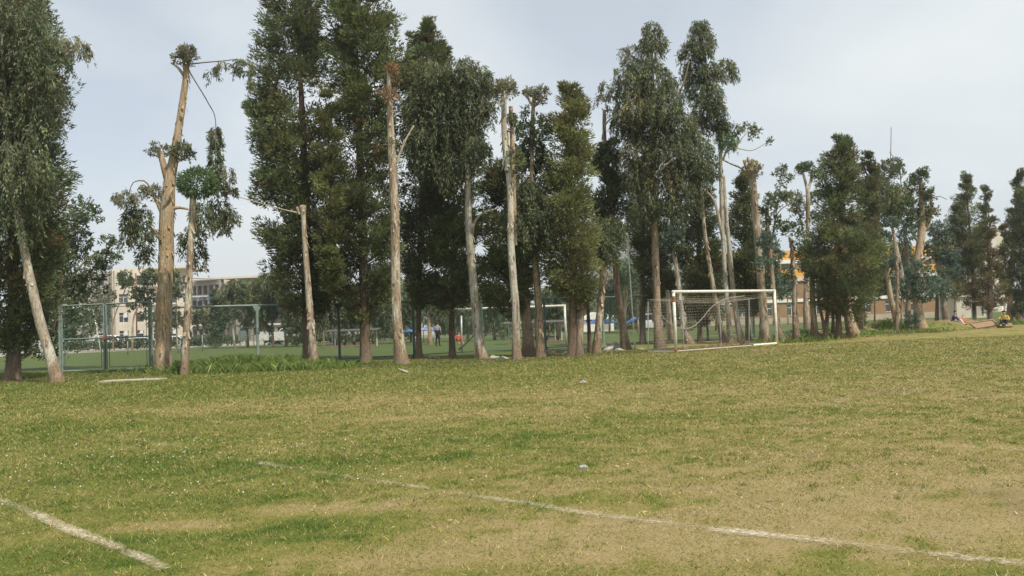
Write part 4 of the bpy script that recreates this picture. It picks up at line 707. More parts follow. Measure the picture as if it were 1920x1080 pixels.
far_tree('crooked pale tree left of the airy tall cypress', 537, 653, [(534, 625), (529, 600), (526, 575), (518, 545)], [('w', 522, 530, 18, 24, 'far', 1.2), ('w', 535, 560, 16, 20, 'far', 1.1), ('w', 548, 590, 16, 24, 'brd', 1.1), ('w', 555, 625, 12, 18, 'far', .9)], 80, 'pale', 5.5)
far_tree('whitewashed-base tree just left of the airy tall cypress', 557, 652, [(556, 620), (556, 590)], [('w', 558, 570, 15, 24, 'far', 1.2), ('w', 562, 600, 12, 22, 'brd', 1.1)], 82, 'pale', 6)
far_tree('pale tree between the airy cypress and the first dark fence post', 606, 650, [(608, 615), (608, 580), (606, 550)], [('w', 606, 545, 16, 24, 'far', 1.2), ('w', 618, 575, 14, 22, 'eucg', 1.0), ('w', 605, 600, 11, 18, 'far', .8)], 78, 'pale', 5)
far_tree('leaning thin tree left of the first dark fence post', 632, 650, [(629, 620), (624, 590)], [('w', 628, 570, 14, 22, 'far', 1.1), ('w', 640, 595, 12, 18, 'brd', 1.0), ('w', 645, 560, 14, 20, 'far', 1.1)], 80, 'pale', 4)
far_tree('dense tree between the dark fence post and the tallest cypress', 662, 648, [(662, 610), (660, 570)], [('w', 660, 560, 16, 24, 'brd', 1.3), ('w', 665, 590, 14, 20, 'far', 1.2), ('w', 650, 610, 10, 12, 'far', .9)], 84, 'pale', 4)
far_tree('tree right of the tallest cypress trunk with slim pale stem', 706, 648, [(703, 610), (702, 560)], [('w', 702, 560, 16, 24, 'far', 1.3), ('w', 712, 590, 16, 20, 'brd', 1.3), ('w', 718, 612, 12, 12, 'far', 1.1), ('w', 722, 560, 14, 20, 'far', 1.2)], 80, 'pale', 5)
far_tree('tree with stubby brown trunk at the bench shelter end', 744, 648, [(740, 620), (738, 590)], [('w', 735, 580, 14, 20, 'brd', 1.2), ('w', 760, 575, 14, 20, 'far', 1.2), ('w', 765, 598, 10, 10, 'brd', 1.1)], 76, 'brown', 8)
far_tree('slender tree between the blue canopies', 771, 646, [(770, 615), (768, 585)], [('w', 768, 575, 12, 24, 'far', 1.0), ('w', 778, 595, 10, 14, 'far', .9), ('w', 772, 550, 15, 20, 'far', 1.0)], 78, 'brown', 5)
far_tree('thick tan trunk right of the blue canopies', 807, 645, [(805, 615), (803, 580), (802, 550)], [('w', 802, 545, 18, 24, 'far', 1.2), ('w', 815, 570, 14, 18, 'brd', 1.0)], 66, 'tan', 11)
far_tree('green tree behind the standing person', 824, 642, [(822, 610), (820, 585)], [('w', 822, 590, 13, 20, 'far', 1.2), ('w', 830, 610, 10, 14, 'brd', 1.1), ('w', 825, 560, 14, 22, 'far', 1.1)], 88, 'brown', 4)
far_tree('tan tree close right of the short dark cypress trunk', 858, 644, [(856, 610), (855, 570)], [('w', 862, 570, 14, 24, 'far', 1.1), ('w', 870, 600, 11, 18, 'brd', 1.0)], 76, 'tan', 6)
far_tree('pale double tree right of the short dark cypress', 877, 644, [(878, 610), (877, 570)], [('w', 880, 565, 14, 24, 'far', 1.1), ('w', 885, 600, 10, 18, 'far', .9)], 74, 'pale', 8)
far_tree('brown-stemmed tree behind the dark fence post in mid row', 928, 642, [(924, 605), (922, 560)], [('w', 922, 560, 16, 26, 'brd', 1.2), ('w', 935, 590, 13, 22, 'far', 1.1), ('w', 918, 600, 10, 20, 'far', .9), ('w', 942, 620, 9, 14, 'far', .9)], 74, 'brown', 8)
far_tree('pale tree between the twin-stemmed trunk and the reddish trunk', 952, 642, [(951, 605), (948, 565)], [('w', 948, 570, 15, 26, 'far', 1.2), ('w', 955, 605, 10, 18, 'brd', 1.0)], 80, 'pale', 5)
far_tree('thick pale trunk under the distant crossbar', 1048, 640, [(1047, 610), (1045, 575)], [('w', 1040, 560, 20, 26, 'brd', 1.3), ('w', 1058, 585, 14, 16, 'far', 1.2), ('w', 1035, 590, 12, 12, 'far', 1.0)], 72, 'pale', 12)
far_tree('dark tree showing between the pipes of the distant goal', 1030, 640, [(1030, 610), (1028, 590)], [('w', 1030, 590, 13, 14, 'brd', 1.2), ('b', 1033, 622, 8, 10, 'cypd', 1.0)], 78, 'brown', 5)
far_tree('leafy tree between the short pale trunk and the leaning dark trunk', 1143, 634, [(1142, 590), (1140, 540)], [('w', 1140, 530, 14, 24, 'eucg', 1.1), ('w', 1145, 560, 13, 22, 'far', 1.1), ('w', 1138, 585, 11, 12, 'brd', .9)], 90, 'pale', 4)
far_tree('green tree left of the leaning white pole', 1171, 636, [(1172, 590), (1172, 520)], [('w', 1170, 510, 14, 24, 'bright', 1.2), ('w', 1175, 545, 14, 26, 'bright', 1.2), ('w', 1166, 570, 12, 20, 'far', 1.1), ('w', 1182, 585, 9, 14, 'far', .9)], 88, 'brown', 4)
far_tree('slender pale tree right of the leaning white pole', 1198, 634, [(1196, 600), (1196, 560), (1198, 528)], [('w', 1190, 520, 12, 24, 'brd', 1.2), ('w', 1200, 560, 9, 18, 'far', .9), ('b', 1202, 590, 7, 8, 'far', .9)], 82, 'pale', 5)
far_tree('pale trunk showing left inside the goal net', 1254, 630, [(1253, 600), (1251, 565)], [('w', 1250, 555, 14, 22, 'brd', 1.2), ('w', 1245, 520, 15, 28, 'cypd', 1.2)], 70, 'tan', 11)
far_tree('short tree showing through the middle of the goal net', 1342, 632, [(1342, 600), (1338, 560)], [('w', 1338, 545, 14, 22, 'brd', 1.2), ('w', 1344, 580, 10, 16, 'far', .8)], 78, 'brown', 5)
far_tree('leaning trunk showing through the right of the goal net', 1416, 630, [(1410, 600), (1406, 570)], [('w', 1402, 545, 14, 22, 'cypd', 1.2), ('w', 1398, 575, 9, 14, 'brd', .8)], 66, 'tan', 8)
far_tree('slim tree before the brick hall, right of the goal', 1478, 612, [(1477, 580), (1476, 540)], [('b', 1476, 540, 9, 12, 'brd', 1.1), ('b', 1470, 555, 8, 10, 'far', 1.0)], 95, 'brown', 3)
far_tree('bushy columnar evergreen beside the earth mound', 1611, 620, [(1610, 600), (1609, 580)], [('b', 1609, 585, 8, 12, 'cypd', 1.8), ('b', 1611, 602, 8, 14, 'cypd', 1.8)], 62, 'dark', 3)

far_tree('leafy tree hiding the brick hall between the pale forked stems', 1345, 612, [(1344, 570), (1343, 520)], [('w', 1345, 500, 16, 24, 'brd', 1.3), ('w', 1352, 535, 14, 22, 'far', 1.2), ('b', 1340, 560, 10, 14, 'brd', 1.0)], 92, 'brown', 4)
far_tree('leafy tree hiding the brick hall right of the thick crowned trunk', 1452, 612, [(1452, 570), (1450, 530)], [('b', 1448, 505, 14, 20, 'brd', 1.3), ('b', 1456, 535, 14, 20, 'far', 1.2)], 92, 'brown', 4)
far_tree('grey-green tree before the hall left of the tangled right-hand trees', 1640, 612, [(1640, 570), (1640, 520)], [('w', 1640, 490, 16, 26, 'brd', 1.3), ('w', 1632, 525, 14, 22, 'far', 1.2), ('b', 1648, 545, 12, 16, 'far', 1.1)], 88, 'brown', 4)
far_tree('grey-green tree before the hall behind the gnarled lopped trunk', 1690, 610, [(1690, 560), (1688, 510)], [('w', 1690, 480, 18, 28, 'brd', 1.3), ('w', 1700, 520, 16, 24, 'far', 1.2), ('b', 1682, 545, 14, 18, 'blue', 1.1)], 86, 'brown', 4)
far_tree('leafy tree before the hall left of the pointed sparse cypress', 1790, 606, [(1790, 560), (1789, 520)], [('b', 1792, 500, 16, 24, 'brd', 1.3), ('b', 1782, 530, 14, 22, 'far', 1.2), ('b', 1800, 545, 12, 18, 'olive', 1.0)], 84, 'brown', 4)
# ------------------------------------------------------------------ the far wood that closes the view between the trunks
rw = np.random.default_rng(77); packs = []
for k in range(150):
    px = 545 + 720 * rw.random(); Yw = 112 + 30 * rw.random(); top = 520 + 50 * rw.random() + 25 * (px > 980)
    py = top + (636 - top) * rw.random(); c = P(px, py, Yw); r_ = 1.0 + 1.0 * rw.random()
    packs.append(weep_leaves(c, r_, r_ * .95, Yw, rw, str(rw.choice(['far', 'brd', 'olive', 'euc'])), .55, 1.0, 3.4))
V, Fq, cc = merge(packs)
link('distant_wood', mesh_np('distant_wood', V, Fq, MAT['leaf'], cc), kind='stuff', label='far green wood seen between the trunks beyond the back field', category='wood')
# ------------------------------------------------------------------ buildings beyond the field
BM = dict(
    beige=flat('beige_render', (.55, .49, .40), .9, vary=.10, scale=.7), grey=flat('plain_and_shaded_grey', (.34, .32, .28), .9, vary=.14, scale=.6), cream=flat('cream_render', (.58, .53, .42), .9, vary=.08, scale=.7),
    slab=flat('concrete_band', (.60, .57, .50), .85, vary=.1, scale=1), frame=flat('white_window_frame', (.72, .72, .68), .5, vary=.05), glass=flat('window_glass', (.05, .06, .065), .12, vary=.3, scale=.8, spec=.8),
    brick=flat('brown_brick', (.30, .185, .095), .9, vary=.10, scale=1.2), plinth=flat('stone_plinth', (.42, .35, .26), .9, vary=.12, scale=1), orange=flat('orange_paint', (.70, .36, .075), .7, vary=.08, scale=.6), white=flat('white_paint', (.78, .76, .70), .6, vary=.07, scale=2),
    roof=flat('roof_concrete', (.30, .29, .27), .9), blueg=flat('blue_banner', (.06, .17, .50), .6),
    teal=flat('dark_and_shaded_teal', (.08, .13, .115), .5, vary=.25, scale=9), tealp=flat('pale_green_paint', (.215, .27, .235), .55, vary=.22, scale=9), wire=flat('green_chain_link', (.10, .19, .14), .6, vary=.15),
    post=flat('chipped_white_paint', (.70, .68, .59), .5, vary=.22, scale=9), rust=flat('rusty_metal', (.33, .13, .06), .85, vary=.3, scale=25), net=flat('net_cord', (.44, .40, .33), .9, vary=.1), metal=flat('galvanised_pipe', (.45, .46, .44), .45, metal=.3, vary=.15, scale=15),
    canopy=flat('blue_tarpaulin', (.12, .26, .62), .5, vary=.15, scale=1.5), dark=flat('dark_shelter_roof', (.085, .075, .065), .8, vary=.2), bench=flat('bench_brick', (.22, .15, .11), .9, vary=.2), conc=flat('pale_concrete', (.42, .37, .29), .9, vary=.2, scale=8),
    stone=flat('rubble_stone', (.36, .34, .31), .95, vary=.25, scale=6), wood=flat('old_timber', (.30, .20, .115), .9, vary=.25, scale=12), redpole=flat('red_oxide_paint', (.22, .07, .05), .7), black=flat('black_rubber', (.02, .02, .02), .8),
    board=flat('white_board', (.66, .66, .63), .5), yellow=flat('yellow_paint', (.70, .55, .06), .5), cable=flat('cable', (.03, .03, .03), .7), hedge=leaf_mat('hedge_leaves'))

def facade(parent, O, ud, W, Ht, holes, mat, depth=.22, thick=9.0, name='wall'):
    """wall block with real window openings on the front; local frame of parent. ud: horizontal unit dir, front normal faces -Y-ish"""
    u = np.array([ud[0], ud[1], 0.0]); n = np.array([u[1], -u[0], 0.0]); z = np.array([0, 0, 1.0]); O = np.array(O, float)
    us = sorted({0.0, W, *[h[0] for h in holes], *[h[1] for h in holes]}); vs = sorted({0.0, Ht, *[h[2] for h in holes], *[h[3] for h in holes]})
    mb = MB(); pt = lambda a, b, d=0: O + u * a + z * b - n * d
    for i in range(len(us) - 1):
        for j in range(len(vs) - 1):
            cu, cv = (us[i] + us[i + 1]) / 2, (vs[j] + vs[j + 1]) / 2
            if any(h[0] < cu < h[1] and h[2] < cv < h[3] for h in holes): continue
            mb.add([pt(us[i], vs[j]), pt(us[i + 1], vs[j]), pt(us[i + 1], vs[j + 1]), pt(us[i], vs[j + 1])], [(0, 1, 2, 3)])
    for a, b, c, d in holes:
        q = [pt(a, c), pt(b, c), pt(b, d), pt(a, d)]; r = [pt(a, c, depth), pt(b, c, depth), pt(b, d, depth), pt(a, d, depth)]
        mb.add(q + r, [(0, 1, 5, 4), (1, 2, 6, 5), (2, 3, 7, 6), (3, 0, 4, 7), (4, 5, 6, 7)])
    q = [pt(0, 0), pt(W, 0), pt(W, Ht), pt(0, Ht), pt(0, 0, thick), pt(W, 0, thick), pt(W, Ht, thick), pt(0, Ht, thick)]
    mb.add(q, [(1, 5, 6, 2), (4, 0, 3, 7), (5, 4, 7, 6), (3, 2, 6, 7)])
    me = bpy.data.meshes.new(name); me.from_pydata(mb.v, [], mb.f); me.materials.append(mat); me.update()
    return link(name, me, parent)
def window(parent, O, ud, h, depth=.16, mull=1, trans=1, fm=None, bar=.07, blind=0):
    u = np.array([ud[0], ud[1], 0.0]); n = np.array([u[1], -u[0], 0.0]); z = np.array([0, 0, 1.0]); O = np.array(O, float) - n * depth
    a, b, c, d = h; pt = lambda x, y: O + u * x + z * y
    mb = MB()
    for p, q in (((a, c), (b, c)), ((a, d), (b, d)), ((a, c), (a, d)), ((b, c), (b, d))): mb.bar(pt(*p), pt(*q), bar, bar)
    for k in range(mull): x = a + (b - a) * (k + 1) / (mull + 1); mb.bar(pt(x, c), pt(x, d), bar * .8, bar * .8)
    for k in range(trans): y = c + (d - c) * (.68 if trans == 1 else (k + 1) / (trans + 1)); mb.bar(pt(a, y), pt(b, y), bar * .8, bar * .8)
    f = mb.build('window', fm or BM['frame'], parent)
    g = MB(); g.add([pt(a, c) - n * .02, pt(b, c) - n * .02, pt(b, d) - n * .02, pt(a, d) - n * .02], [(0, 1, 2, 3)])
    g.build('pane', BM['glass'], f)
    if blind:
        g = MB(); yb = d - (d - c) * blind; g.box(pt((a + b) / 2, (d + yb) / 2) - n * .0, (abs(u[0]) * (b - a) / 2, .01, (d - yb) / 2)); g.build('blind', BM['frame'], f)
    return f
rngb = np.random.default_rng(7)
# --- beige four-storey block on the left
A, Bq = P(213, 655, 135), P(356, 655, 141); A[2] = Bq[2] = 0
ud = norm((Bq - A)[:2]); W = np.linalg.norm((Bq - A)[:2])
bl = thing('apartment_building', 'beige four-storey apartment block behind the gate at left', 'building', A, None)
zt = P(213, 505, 135)[2]; st = zt / 4.15
holes = []
for f in range(4):
    z0 = .9 + f * st + (0 if f else .1)
    for k, x in enumerate((.9, 3.4, 5.9, 8.4, 10.6)): holes.append((x, x + (1.35 if k % 2 == 0 else 1.1), z0, z0 + 1.55))
facade(bl, (0, 0, 0), ud, W, zt, holes, BM['beige'])
for h in holes: window(bl, (0, 0, 0), ud, h, mull=1 if h[1] - h[0] > 1.2 else 0, blind=float(rngb.choice([0, 0, .35, .5])))
u3 = np.array([*ud, 0]); n3 = np.array([ud[1], -ud[0], 0])
for f in range(4):
    MB().box(u3 * W / 2 + n3 * .06 + [0, 0, .72 + f * st], (W / 2 * abs(ud[0]) + .1, .35, .09)).build('floor_band', BM['slab'], bl)
MB().box(u3 * W / 2 + [0, 4.3, zt + .12], (W / 2 + .2, 4.9, .12)).build('roof_slab', BM['cream'], bl)
MB().tube([u3 * .25 + n3 * .12 + [0, 0, .1], u3 * .25 + n3 * .12 + [0, 0, zt - .2]], .09, 8).build('drainpipe', BM['grey'], bl)
# set-back stair wing with balconies
wg = -6.2
hw = [(.7, 3.0, .5 + f * st, 2.2 + f * st) for f in range(4)] + [(4.2, 5.4, 1.0 + f * st, 2.3 + f * st) for f in range(4)]
Ow = u3 * wg - n3 * 3.2
facade(bl, Ow, ud, -wg + .05, zt - .4, hw, BM['grey'], depth=.9, thick=5, name='stair_wing')  # shade on the set-back wing is put into its grey wall colour
for f in range(4):
    MB().box(Ow + u3 * 1.85 + n3 * .25 + [0, 0, .35 + f * st + .45], (1.35, .08, .42)).build('balcony_parapet', BM['slab'], bl)
for h in hw[4:]: window(bl, Ow, ud, h, depth=.5)
# --- grey dormitory
A, Bq = P(361, 655, 160), P(443, 655, 154); A[2] = Bq[2] = 0
ud2 = norm((Bq - A)[:2]); W2 = np.linalg.norm((Bq - A)[:2]); zt2 = P(400, 525, 157)[2]; st2 = zt2 / 4.25
dm = thing('dormitory_building', 'grey dormitory block with deep balconies and drying laundry', 'building', A, None)
pit = W2 * .66 / 5
holes2 = [(k * pit + .25, k * pit + pit - .22, .75 + f * st2, st2 * .92 + f * st2) for f in range(4) for k in range(5)]
facade(dm, (0, 0, 0), ud2, W2 * .66, zt2, holes2, BM['grey'], depth=1.0, thick=8)  # front face in shade: the shading is part of this grey colour
u4 = np.array([*ud2, 0]); n4 = np.array([ud2[1], -ud2[0], 0])
for h in holes2: window(dm, (0, 0, 0), ud2, (h[0] + .12, h[1] - .1, h[2], h[3] - .35), depth=.9, mull=1, trans=0, bar=.09)
for f in range(4): MB().box(u4 * W2 * .33 + n4 * .22 + [0, 0, f * st2 + .55], (W2 * .33 * abs(ud2[0]), .18, .2)).build('balcony_ledge', BM['slab'], dm)
MB().box(u4 * W2 * .83 + n4 * .5 - n4 * 4 + [0, 0, zt2 / 2], (W2 * .17, 4.0, zt2 / 2)).build('end_pillar', BM['cream'], dm)  # sunlit end face, its lit tone put into the cream colour
MB().box(u4 * W2 * .5 - n4 * 4 + [0, 0, zt2 + .2], (W2 * .5 + .1, 4.3, .2)).build('roof_parapet', BM['slab'], dm)
cols = [(.75, .75, .72), (.10, .22, .55), (.72, .30, .28), (.05, .05, .06), (.55, .65, .7), (.2, .4, .25), (.75, .7, .5), (.35, .1, .12)]
cmats = [flat('laundry_cloth_%d' % i, c, .9) for i, c in enumerate(cols)]
line_n = ['top', 'middle', 'lower']
for f in range(3):
    for k in range(5):
        x = (k + .2 + .5 * rngb.random()) * pit; zz = st2 * (f + 1) + .45
        g = MB(); w = .22 + .14 * rngb.random(); hgt = .55 + .4 * rngb.random(); o = u4 * x + n4 * .55 + [0, 0, zz]
        g.prism([(-w, 0), (-w * 1.7, -.12), (-w * 1.4, -.4), (-w, -.3), (-w * 1.05, -hgt), (w * 1.05, -hgt), (w, -.3), (w * 1.4, -.4), (w * 1.7, -.12), (w, 0)], o, u4, (0, 0, 1), n4, .05)
        ob = g.build('hanging_shirt', cmats[int(rngb.integers(0, 8))], None, A)
        ob['label'] = 'shirt drying on the grey dormitory, %s storey, %s balcony from left' % (['second', 'third', 'fourth'][f], ['first', 'second', 'third', 'fourth', 'fifth'][k]); ob['category'] = 'laundry'; ob['group'] = 'laundry on the grey dormitory'
# --- dark block right of the dormitory with overhanging roof
A3 = P(444, 655, 146); A3[2] = 0; B3 = P(540, 655, 150); B3[2] = 0; ud3 = norm((B3 - A3)[:2]); W3 = np.linalg.norm((B3 - A3)[:2]); zt3 = P(480, 519, 148)[2]
db = thing('school_building', 'dark school block with thin overhanging flat roof behind the olive trees', 'building', A3, None)
h3 = [(x, x + 1.5, z + .9, z + 2.3) for z in (0, zt3 / 4, zt3 / 2, zt3 * .75) for x in (.6, 2.8, 5.0, 7.0)]
facade(db, (0, 0, 0), ud3, W3, zt3 - .3, h3, flat('weathered_concrete', (.24, .22, .19), .9, vary=.15, scale=.6))
for h in h3: window(db, (0, 0, 0), ud3, h, mull=1, trans=0)
u5 = np.array([*ud3, 0]); n5 = np.array([ud3[1], -ud3[0], 0])
MB().box(u5 * W3 / 2 - n5 * 3.5 + [0, 0, zt3 - .1], (W3 / 2 + .3, 5.0, .16)).build('roof_slab', BM['cream'], db)
for z in (zt3 / 4, zt3 / 2, zt3 * .75): MB().box(u5 * W3 / 2 + n5 * .3 + [0, 0, z], (W3 / 2, .45, .14)).build('floor_band', BM['slab'], db)
# --- long brick hall with orange parapet on the right
Yb = 112; L0, R0 = P(1322, 600, Yb), P(1800, 600, Yb); L0[2] = R0[2] = 0
Wb = R0[0] - L0[0]
def zb(py, px=1490): return P(px, py, Yb)[2]
hall = thing('brick_hall', 'long brown brick hall with orange and white upper bands at right', 'building', L0, None)
hh = []
for x in np.arange(1.0, Wb - 2.5, 3.25): hh.append((x, x + 1.35, zb(591), zb(570)))
for k, x in enumerate(np.arange(1.0, Wb - 2.5, 3.25)): hh.append((x, x + 1.5, zb(556), zb(533)))
facade(hall, (0, 0, 0), (1, 0), Wb, zb(527), hh, BM['brick'], depth=.25, thick=12)
for i, h in enumerate(hh): window(hall, (0, 0, 0), (1, 0), h, depth=.15, mull=1, trans=2 if h[2] > zb(560) else 1, bar=.09)
for h in hh:
    if h[2] > zb(560):                                   # round arch over each upper window
        a = np.linspace(0, math.pi, 9); r = (h[1] - h[0]) / 2; c = (h[0] + r, h[3])
        mb = MB(); mb.tube([(c[0] + r * math.cos(t), -.06, c[1] + r * .8 * math.sin(t)) for t in a], .09, 6).build('window_arch', BM['slab'], hall)
        g = MB(); g.add([(c[0] + r * math.cos(t), -.02, c[1] + r * .8 * math.sin(t)) for t in a], [tuple(range(9))]); g.build('arch_pane', BM['glass'], hall)
for n_, y0, y1, m_, pr in (('stone_plinth', 606, 595, 'plinth', .10), ('floor_band', 566.5, 560.5, 'white', .14), ('cornice', 527.5, 520, 'slab', .22), ('lower_parapet', 519.7, 505, 'orange', .05), ('upper_storey', 504.7, 494, 'slab', -.5), ('upper_cornice', 493.7, 487, 'white', .25), ('upper_parapet', 486.7, 470, 'orange', .0)):
    z0, z1 = max(zb(y0), 0.0), zb(y1)
    MB().box((Wb / 2, 5.5 - pr / 2, (z0 + z1) / 2), (Wb / 2 + pr * .3 + .03, 5.5 + pr / 2, (z1 - z0) / 2)).build(n_, BM[m_], hall)
for x in np.arange(.9, Wb - 1, 2.6):
    z0, z1 = zb(503.5), zb(495.5); w_ = MB(); w_.box((x, .46, (z0 + z1) / 2), (.75, .04, (z1 - z0) / 2)); w_.build('window', BM['glass'], hall)
MB().box((P(1768, 486, Yb)[0] - L0[0], -.12, zb(490, 1768) - .1), (1.0, .05, .28)).build('banner', BM['blueg'], hall)
MB().box((P(1690, 486, Yb)[0] - L0[0], -.12, zb(497, 1690)), (.5, .05, .25)).build('banner', BM['blueg'], hall)
# --- pale tower block far right, plus low beige annexe
At = P(1836, 600, 170); At[2] = 0; wt = P(1895, 600, 170)[0] - At[0]; ztt = P(1865, 428, 170)[2]
tw = thing('tower_building', 'cream tower block glimpsed between the far-right thin cypresses', 'building', At, None)
ht = [(x, x + 1.1, z, z + 1.3) for x in (.8, 2.6, 4.4) for z in np.arange(1, ztt - 4.0, 3.0)]
facade(tw, (0, 0, 0), (1, 0), wt, ztt, ht, BM['cream'])
for h in ht: window(tw, (0, 0, 0), (1, 0), h, mull=0)
MB().box((wt / 2, 4, ztt + .3), (wt / 2 + .3, 4.4, .3)).build('roof_slab', BM['white'], tw)
MB().box((wt * .55, -.2, ztt * .5), (.5, .2, ztt * .47)).build('pilaster', BM['slab'], tw)
Aa = P(1795, 600, 96); Aa[2] = 0; wa = P(1850, 600, 96)[0] - Aa[0]
an = thing('annexe_building', 'low beige annexe wall behind the seated person in dark jacket', 'building', Aa, None)
facade(an, (0, 0, 0), (1, 0), wa, P(1820, 556, 96)[2], [(2.2, 3.0, .2, 2.0)], BM['beige'], thick=4)
MB().box((wa / 2, 2, P(1820, 556, 96)[2] + .08), (wa / 2 + .2, 2.2, .08)).build('roof_slab', BM['slab'], an)
MB().box((2.6, .18, 1.1), (.38, .03, .88)).build('door', BM['grey'], an)
# --- white sheds behind the canopies
Ash = P(1092, 630, 104); Ash[2] = 0; ws = P(1152, 630, 104)[0] - Ash[0]; zs = P(1120, 585, 104)[2]
sh = thing('white_shed', 'white gabled shed behind the blue tarpaulin near the leaning white pole', 'building', Ash, None)
facade(sh, (0, 0, 0), (1, 0), ws, zs * .62, [(.5, 1.3, .9, 1.7), (2.6, 3.5, .1, 1.9)], BM['white'], thick=5)
window(sh, (0, 0, 0), (1, 0), (.5, 1.3, .9, 1.7), mull=1, trans=0)
MB().box((3.05, .15, 1.0), (.42, .03, .88)).build('door', BM['grey'], sh)
MB().prism([(-.2, zs * .62), (ws + .2, zs * .62), (ws * .72, zs * .95), (ws * .4, zs)], (0, 2.5, 0), (1, 0, 0), (0, 0, 1), (0, 1, 0), 5.4).build('roof', BM['white'], sh)
Ap = P(1012, 640, 120); Ap[2] = 0; zp = P(1020, 540, 120)[2]
pt_ = thing('white_gatehouse', 'narrow white gatehouse glimpsed right of the mushroom-headed trunk', 'building', Ap, None)
facade(pt_, (0, 0, 0), (1, 0), 1.8, zp, [(.4, 1.3, zp - 1.6, zp - .7), (.4, 1.3, zp - 4.4, zp - 3.3)], BM['white'], thick=3)
for h in ((.4, 1.3, zp - 1.6, zp - .7), (.4, 1.3, zp - 4.4, zp - 3.3)): window(pt_, (0, 0, 0), (1, 0), h, mull=0)
MB().box((.9, 1.5, zp + .1), (1.1, 1.8, .1)).build('roof_slab', BM['slab'], pt_)
# --- overhead cable
ca, cb = P(352, 521, 150), P(505, 514, 146)
t_ = np.linspace(0, 1, 14)[:, None]; cbl = ca + (cb - ca) * t_ + np.array([0, 0, -.5]) * (4 * t_ * (1 - t_))
o = MB().tube(cbl, .05, 5).build('overhead_cable', BM['cable']); o['label'] = 'thin dark overhead cable running above the grey dormitory roof'; o['category'] = 'cable'

# ------------------------------------------------------------------ fence, gate, poles
def gusset_post(parent, x, y, z0, ht, mat, r=.062, flare=.2):
    mb = MB(); mb.tube([(x, y, z0), (x, y, z0 + ht)], r, 10)
    d = FENCE_D / np.linalg.norm(FENCE_D)
    for s in (-1, 1):
        mb.prism([(0, 0), (s * flare, 0), (s * r, -.24), (0, -.24)], (x, y, z0 + ht - .02), (d[0], d[1], 0), (0, 0, 1), (-d[1], d[0], 0), .05)
        mb.prism([(0, 0), (s * flare, 0), (s * r, .26), (0, .26)], (x, y, z0), (d[0], d[1], 0), (0, 0, 1), (-d[1], d[0], 0), .05)
    return mb.build('fence_post', mat, parent)
FO = np.array([*FENCE_A, 0.0])
fence = thing('chain_link_fence', 'green pipe and chain-link fence behind the row of tree trunks', 'fence', FO)
FH = 2.62; K0, K1 = -1.05, 9.0
def fpt(k, z): q = FENCE_D * k; return np.array([q[0], q[1], z])
for k in range(-1, 10):
    kk = K0 if k == -1 else k
    q = fpt(kk, 0); gusset_post(fence, q[0], q[1], float(H(FO[0] + q[0], FO[1] + q[1])) - .05, FH + .05, BM['tealp'] if k <= 0 or k == 5 else BM['teal'])  # shadowed posts get the darker paint, shade put into the colour
for k in range(-1, 9):
    a = K0 if k == -1 else k
    MB().tube([fpt(a, FH), fpt(k + 1, FH)], .042, 8).build('top_rail', BM['tealp'] if k < 1 else BM['teal'], fence)  # rail lengths in shadow are darkened through their paint colour
    MB().tube([fpt(a, .12), fpt(k + 1, .12)], .022, 6).build('bottom_rail', BM['teal'], fence)
    mb = MB(); L_ = np.linalg.norm(FENCE_D) * (k + 1 - a); st_ = .13; zl, zh = .13, FH - .04; hh_ = zh - zl
    d3 = np.array([*FENCE_D, 0]) / np.linalg.norm(FENCE_D); o3 = fpt(a, 0)
    for s in np.arange(-hh_, L_, st_):
        for sg in (1, -1):
            s0, s1 = max(s, 0), min(s + hh_, L_)
            if s1 - s0 < .05: continue
            za, zb_ = (zl + s0 - s, zl + s1 - s) if sg == 1 else (zh - (s0 - s), zh - (s1 - s))
            mb.tube([o3 + d3 * s0 + [0, 0, za], o3 + d3 * s1 + [0, 0, zb_]], .0022, 3, False)
    mb.build('chain_link_mesh', BM['wire'], fence, kind='stuff')
# gate: two leaves of pipe, standing ajar
GL, GR = P(117, 694, 36.6), P(281, 690, 36.0); GL[2] = GR[2] = 0.05
gate = thing('metal_gate', 'tall green pipe gate in the fence left of the big tan trunk', 'gate', (GL + GR) / 2)
go = (GL + GR) / 2; gdir = norm((GR - GL)[:2]); gw = np.linalg.norm((GR - GL)[:2]); gh = 2.86
g3 = np.array([*gdir, 0.0])
for i, (a, b) in enumerate(((-gw / 2, -.06), (.06, gw / 2))):
    q = lambda s, z, off=0: g3 * s + np.array([-gdir[1], gdir[0], 0]) * off + [0, 0, z]
    mb = MB()
    for z in (.06, 1.42, gh): mb.tube([q(a, z), q(b, z)], .033, 8)
    for s in (a, b): mb.tube([q(s, .06), q(s, gh)], .036, 8)
    fr = mb.build('gate_leaf', BM['tealp'], gate)
    mb = MB()
    for z in (.18, 1.30, gh - .13): mb.tube([q(a + .12, z), q(b - .12, z)], .014, 6)
    for s in (a + .12, b - .12): mb.tube([q(s, .18), q(s, gh - .13)], .014, 6)
    mb.build('inner_frame', BM['teal'], fr)
    mb = MB(); st_ = .13; L_ = b - a; hh_ = gh - .1
    for s in np.arange(-hh_, L_, st_):
        for sg in (1, -1):
            s0, s1 = max(s, 0), min(s + hh_, L_)
            if s1 - s0 < .05: continue
            za, zb_ = (.06 + s0 - s, .06 + s1 - s) if sg == 1 else (gh - (s0 - s), gh - (s1 - s))
            mb.tube([q(a + s0, za), q(a + s1, zb_)], .0022, 3, False)
    mb.build('wire_mesh', BM['wire'], fr, kind='stuff')
for s in (-gw / 2 - .1, gw / 2 + .1, gw / 2 + .34): MB().tube([g3 * s + [0, 0, -.1], g3 * s + [0, 0, gh - (.0 if s < gw / 2 + .2 else .25)]], .055, 10).build('gate_post', BM['tealp'], gate)
MB().tube([g3 * (-.06) + [0, .05, .1], g3 * (-.06) + [0, .05, gh - .05]], .05, 8).build('lock_post', BM['teal'], gate)
